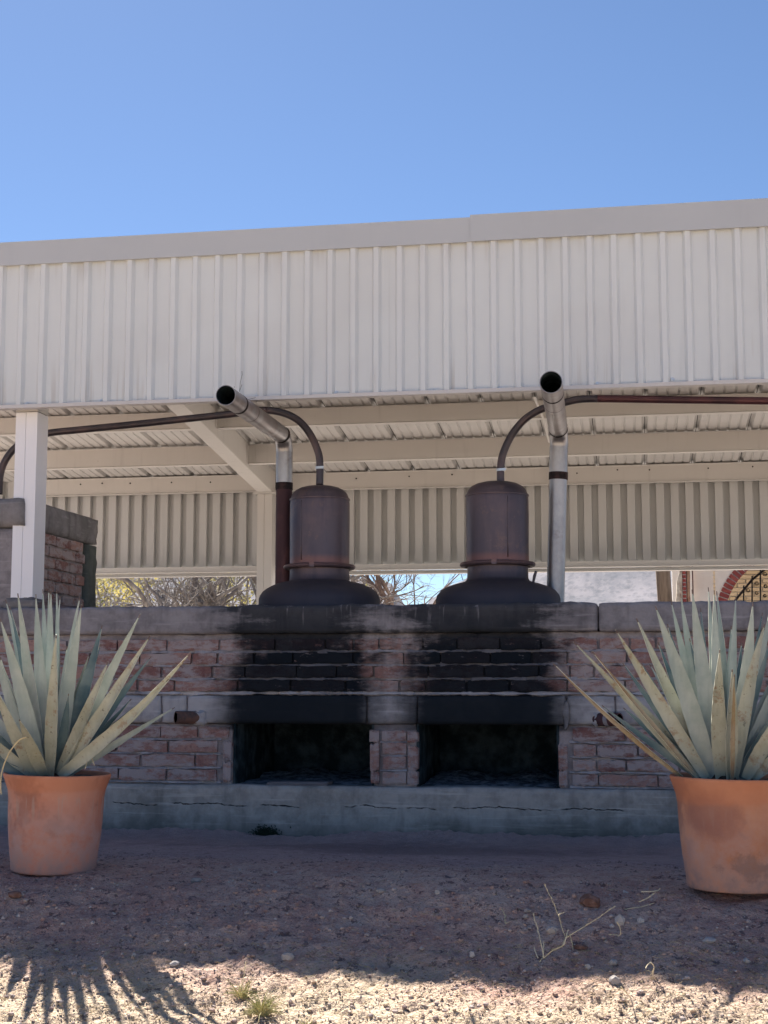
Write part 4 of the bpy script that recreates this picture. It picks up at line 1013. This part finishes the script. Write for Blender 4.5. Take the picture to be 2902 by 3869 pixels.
tree(at(880, 19), 19, 4.6, 3, 'large grey limbed tree behind the shed, left of the back post', .26, .95, M_BARK, 5, lean=-.2, n1=6)
tree(at(985, 19.5), 19.5, 4.4, 14, 'leaning thick trunked tree seen beside the back post', .22, .9, M_BARK, 5, lean=.25, n1=5)
tree(at(700, 18.6), 18.6, 3.4, 77, 'low spreading bare tree in the middle of the left gap', .16, 1.1, M_BARK, 6, n1=7)
tree(at(800, 18.2), 18.2, 3.3, 101, 'bent grey tree with thick low limbs left of the back post', .20, 1.2, M_BARK, 5, n1=7)
tree(at(500, 18.8), 18.8, 3.2, 55, 'tangled pale bush of bare branches nearest the tank', .10, 1.2, M_BARK, 6, n1=8)
tree(at(560, 18), 18, 3.6, 21, 'twiggy pale grey tree close behind the tank', .12, 1.0, M_BARK, 6, n1=6)
tree(at(420, 19), 19, 3.7, 33, 'dense twiggy bare tree at the left behind the tank', .11, 1.0, M_BARK, 6, n1=6)
tree(at(640, 22), 22, 4.0, 5, 'yellow leaved tree seen through the grey limbs', .10, .9, M_BARK, 5, M_YEL, leafn=3200, name='leafy_tree')
tree(at(850, 23), 23, 4.2, 9, 'smaller yellow leaved tree behind the leaning trunk', .10, .9, M_BARK, 5, M_YEL, leafn=2600, name='leafy_tree')
tree(at(940, 25), 25, 4.4, 19, 'olive green tree far behind the grey limbs', .10, .9, M_BARK, 5, M_OLV, leafn=7000, name='leafy_tree')
tree(at(460, 24), 24, 4.2, 29, 'olive and gold tree farthest left behind the tank', .10, .9, M_BARK, 5, M_OLV, leafn=5000, name='leafy_tree')
tree(at(1500, 20), 20, 4.4, 6, 'bare twiggy tree seen between the two stills', .075, .8, M_TWIG, 6, n1=6)
tree(at(1620, 21), 21, 4.0, 12, 'thinner bare tree right of the first between the stills', .05, .9, M_TWIG, 6, n1=5)
tree(at(1350, 20.5), 20.5, 4.0, 44, 'bare tree half hidden behind the left still', .07, .9, M_TWIG, 6, n1=5)

# leaning wooden pole
M = Mat('pole_wood', .9); M_POLE = M.base(M.mix(M.noise(14, 4, .7, (1, 1, .12)).sm(.35, .7), (.13, .095, .07), (.26, .20, .15))).bump(M.noise(20, 4, .7, (1, 1, .1)), .01).m
a = P(2503, 2140, 17); b_ = P(2513, 2275, 17); d = (b_-a)/(b_.z-a.z)
m = MB().tube([a+d*(-.02-a.z), a, a+d*.5], [.09, .082, .08], 14)
tag(autosmooth(m.build('wooden_pole', M_POLE, None)), 'rough brown wooden pole leaning behind the wall, left of the cream house', 'pole')

# house with the brick arch
HY = 26.
house = empty('cream_house', (at(2800, HY), HY, 0), label='cream rendered house with a red brick arch at the far right', cat='house')
M = Mat('cream_render', .9); M_CREAM = M.base(M.mix(M.noise(2, 4).sm(.35, .7), (.78, .70, .60), (.70, .60, .50))).bump(M.noise(30, 3), .004).m
M = Mat('arch_brick', .9); M_AB = M.base(M.mix(M.rnd(), M.mix(M.noise(9, 4).sm(.4, .6), (.25, .05, .04), (.34, .09, .07)), (.22, .05, .045))).m
M = Mat('joint_white', .9); M_JW = M.base((.72, .68, .64)).m
M = Mat('yellow_brick', .9); M_YB = M.base(M.mix(M.rnd(), (.60, .46, .28), (.68, .54, .36))).m
M = Mat('rubble_stone', .9); M_RUB = M.base(M.mix(M.noise(9, 5).sm(.4, .65), (.55, .48, .38), (.32, .24, .18))).bump(M.noise(14, 4), .02).m
M = Mat('earth_brick', .9); M_EB = M.base(M.mix(M.noise(12, 5).sm(.4, .65), (.38, .24, .15), (.28, .15, .10))).bump(M.noise(20, 4), .01).m
k = HY/5500
AX = at(3000, HY); AZ = ZZ(2350, HY, 2800); RO = 283*k; RI = 250*k
m = MB(); x0 = at(2618, HY)
m.box(x0, AX-RO-.02, HY, HY+.35, 0, 4.6)
n = 30; V = []; 
for i in range(n+1):
    a = math.pi*i/n; V += [(AX-(RO-.01)*math.cos(a), HY, AZ+(RO-.01)*math.sin(a)), (AX-(RO-.01)*math.cos(a), HY, 4.6), (AX-(RO-.01)*math.cos(a), HY+.35, AZ+(RO-.01)*math.sin(a))]
F = [(3*i, 3*i+3, 3*i+4, 3*i+1) for i in range(n)]+[(3*i, 3*i+2, 3*i+5, 3*i+3) for i in range(n)]
m.add(V, F); m.box(AX+RO-.03, AX+RO+3, HY, HY+.35, 0, 4.6); m.box(x0, AX+RO+3, HY-.0, HY+6, 4.6, 4.75); child(m.build('render_wall', M_CREAM, None), house)
# ring joint
m = MB(); V = []
for i in range(n+1):
    a = math.pi*i/n
    for r, y in ((RI+.01, HY+.02), (RO, HY+.02), (RI+.01, HY+.33)): V.append((AX-r*math.cos(a), y, AZ+r*math.sin(a)))
m.add(V, [(3*i, 3*i+3, 3*i+4, 3*i+1) for i in range(n)]+[(3*i, 3*i+2, 3*i+5, 3*i+3) for i in range(n)]); child(m.build('arch_joint', M_JW, None), house)
nb = 46; ub = MB()
for i in range(nb):
    a0 = math.pi*(i+.12)/nb; a1 = math.pi*(i+.88)/nb; m = MB(); V = []
    for a in (a0, a1):
        for r in (RI, RO+.01):
            for y in (HY-.02, HY+.3): V.append((AX-r*math.cos(a), y, AZ+r*math.sin(a)))
    m.add(V, [(0, 2, 6, 4), (1, 5, 7, 3), (0, 4, 5, 1), (2, 3, 7, 6), (0, 1, 3, 2), (4, 6, 7, 5)])
    child(m.build('arch_brick', M_AB, None), house)
# courtyard wall seen through the arch
cw = at(2600, 28.5)
m = MB().box(AX-2.0, AX+4, 28.56, 28.8, 0, 4.5); child(m.build('inner_wall', M_JW, None), house)
bb = MB().box(-.5, .5, -.5, .5, -.5, .5).mesh('yellow_brick', M_YB)
zr = 2.25; row = 0
while zr < 3.2:
    x = AX-1.4+(.16 if row % 2 else 0)
    while x < AX+.4:
        o = link('yellow_brick', bb, None, (x+.15, 28.54, zr+.035)); o.scale = (.292, .06, .066); child(o, house); x += .31
    zr += .082; row += 1
# corner of the yard: rubble wall, brick strip, earth column
def atz(v, Y=HY): return ZZ(v, Y, 2600)
rub = empty('ruined_gatepost', (at(2585, 25.6), 25.6, 0), label='narrow ruined gatepost of rubble and red brick between the pole and the cream house', cat='gatepost')
V = []; F = []; n = 30
m = MB(); xr = at(2578, 25.6)
for i in range(n+1):
    z = 0+4.2*i/n; xl = at(2552, 25.6)+(z-2.3)*.12+.05*noise.noise(Vector((z*4, 0, 0)))
    V += [(xl, 25.6, z), (xr, 25.58, z), (xr, 25.9, z), (xl, 25.9, z)]
F = [(4*i+j, 4*i+(j+1) % 4, 4*i+4+(j+1) % 4, 4*i+4+j) for i in range(n) for j in range(4)]+[(3, 2, 1, 0), (4*n, 4*n+1, 4*n+2, 4*n+3)]
m.add(V, F); child(m.build('rubble_wall', M_RUB, None), rub)
child(MB().box(at(2579, 25.6), at(2594, 25.6), 25.63, 25.88, 0, 4.2).build('mortar_strip', M_JW, None), rub)
rbm = MB().box(-.5, .5, -.5, .5, -.5, .5).mesh('brick', M_AB); z = 2.0
while z < 3.1:
    o = link('brick', rbm, None, ((at(2580, 25.6)+at(2593, 25.6))/2, 25.66, z)); o.scale = (at(2593, 25.6)-at(2580, 25.6), .12, .050); child(o, rub); z += .068
s = slab(at(2595, 25.6), at(2609, 25.6), 25.58, 25.9, 0, 4.2, .06, .010, 6, 3); child(s.build('earth_pier', M_EB, None), rub)
# drainpipe
m = MB().tube([(at(2618, 25.9), 25.9, 0), (at(2618, 25.9), 25.9, 4.4)], .012, 8); tag(m.build('drain_pipe', M_RUST, None), 'thin dark downpipe on the corner of the cream house', 'pipe')
# railing
M = Mat('black_iron', .5, .6); M_IRON = M.base((.015, .013, .013)).m
rail = empty('stair_railing', tuple(P(2800, 2290, 27.2)), label='black iron stair railing with scrolls inside the brick arch', cat='railing')
def q(x, y, Y=27.2): return P(2050+x/1.947, 2050+y/1.947, Y)
child(MB().tube([q(1380, 480), q(1430, 410), q(1540, 275), q(1655, 180), q(1780, 70)], .022, 8).build('handrail', M_IRON, None), rail)
for x, y0 in ((1480, 315), (1542, 245), (1603, 185), (1668, 160), (1735, 110)):
    child(MB().tube([q(x, y0), q(x, 640)], .014, 6).build('upright', M_IRON, None), rail)
for cx_, cy_, rr_ in ((1512, 350, 17), (1575, 300, 18), (1575, 370, 15), (1635, 230, 18), (1640, 320, 16), (1635, 390, 14)):
    pts = []
    for i in range(22):
        a = i/21*3.6*math.pi; r_ = rr_*(1-.7*i/21); pts.append(q(cx_+r_*math.cos(a), cy_+r_*math.sin(a)))
    child(MB().tube(pts, .006, 4).build('scroll', M_IRON, None), rail)
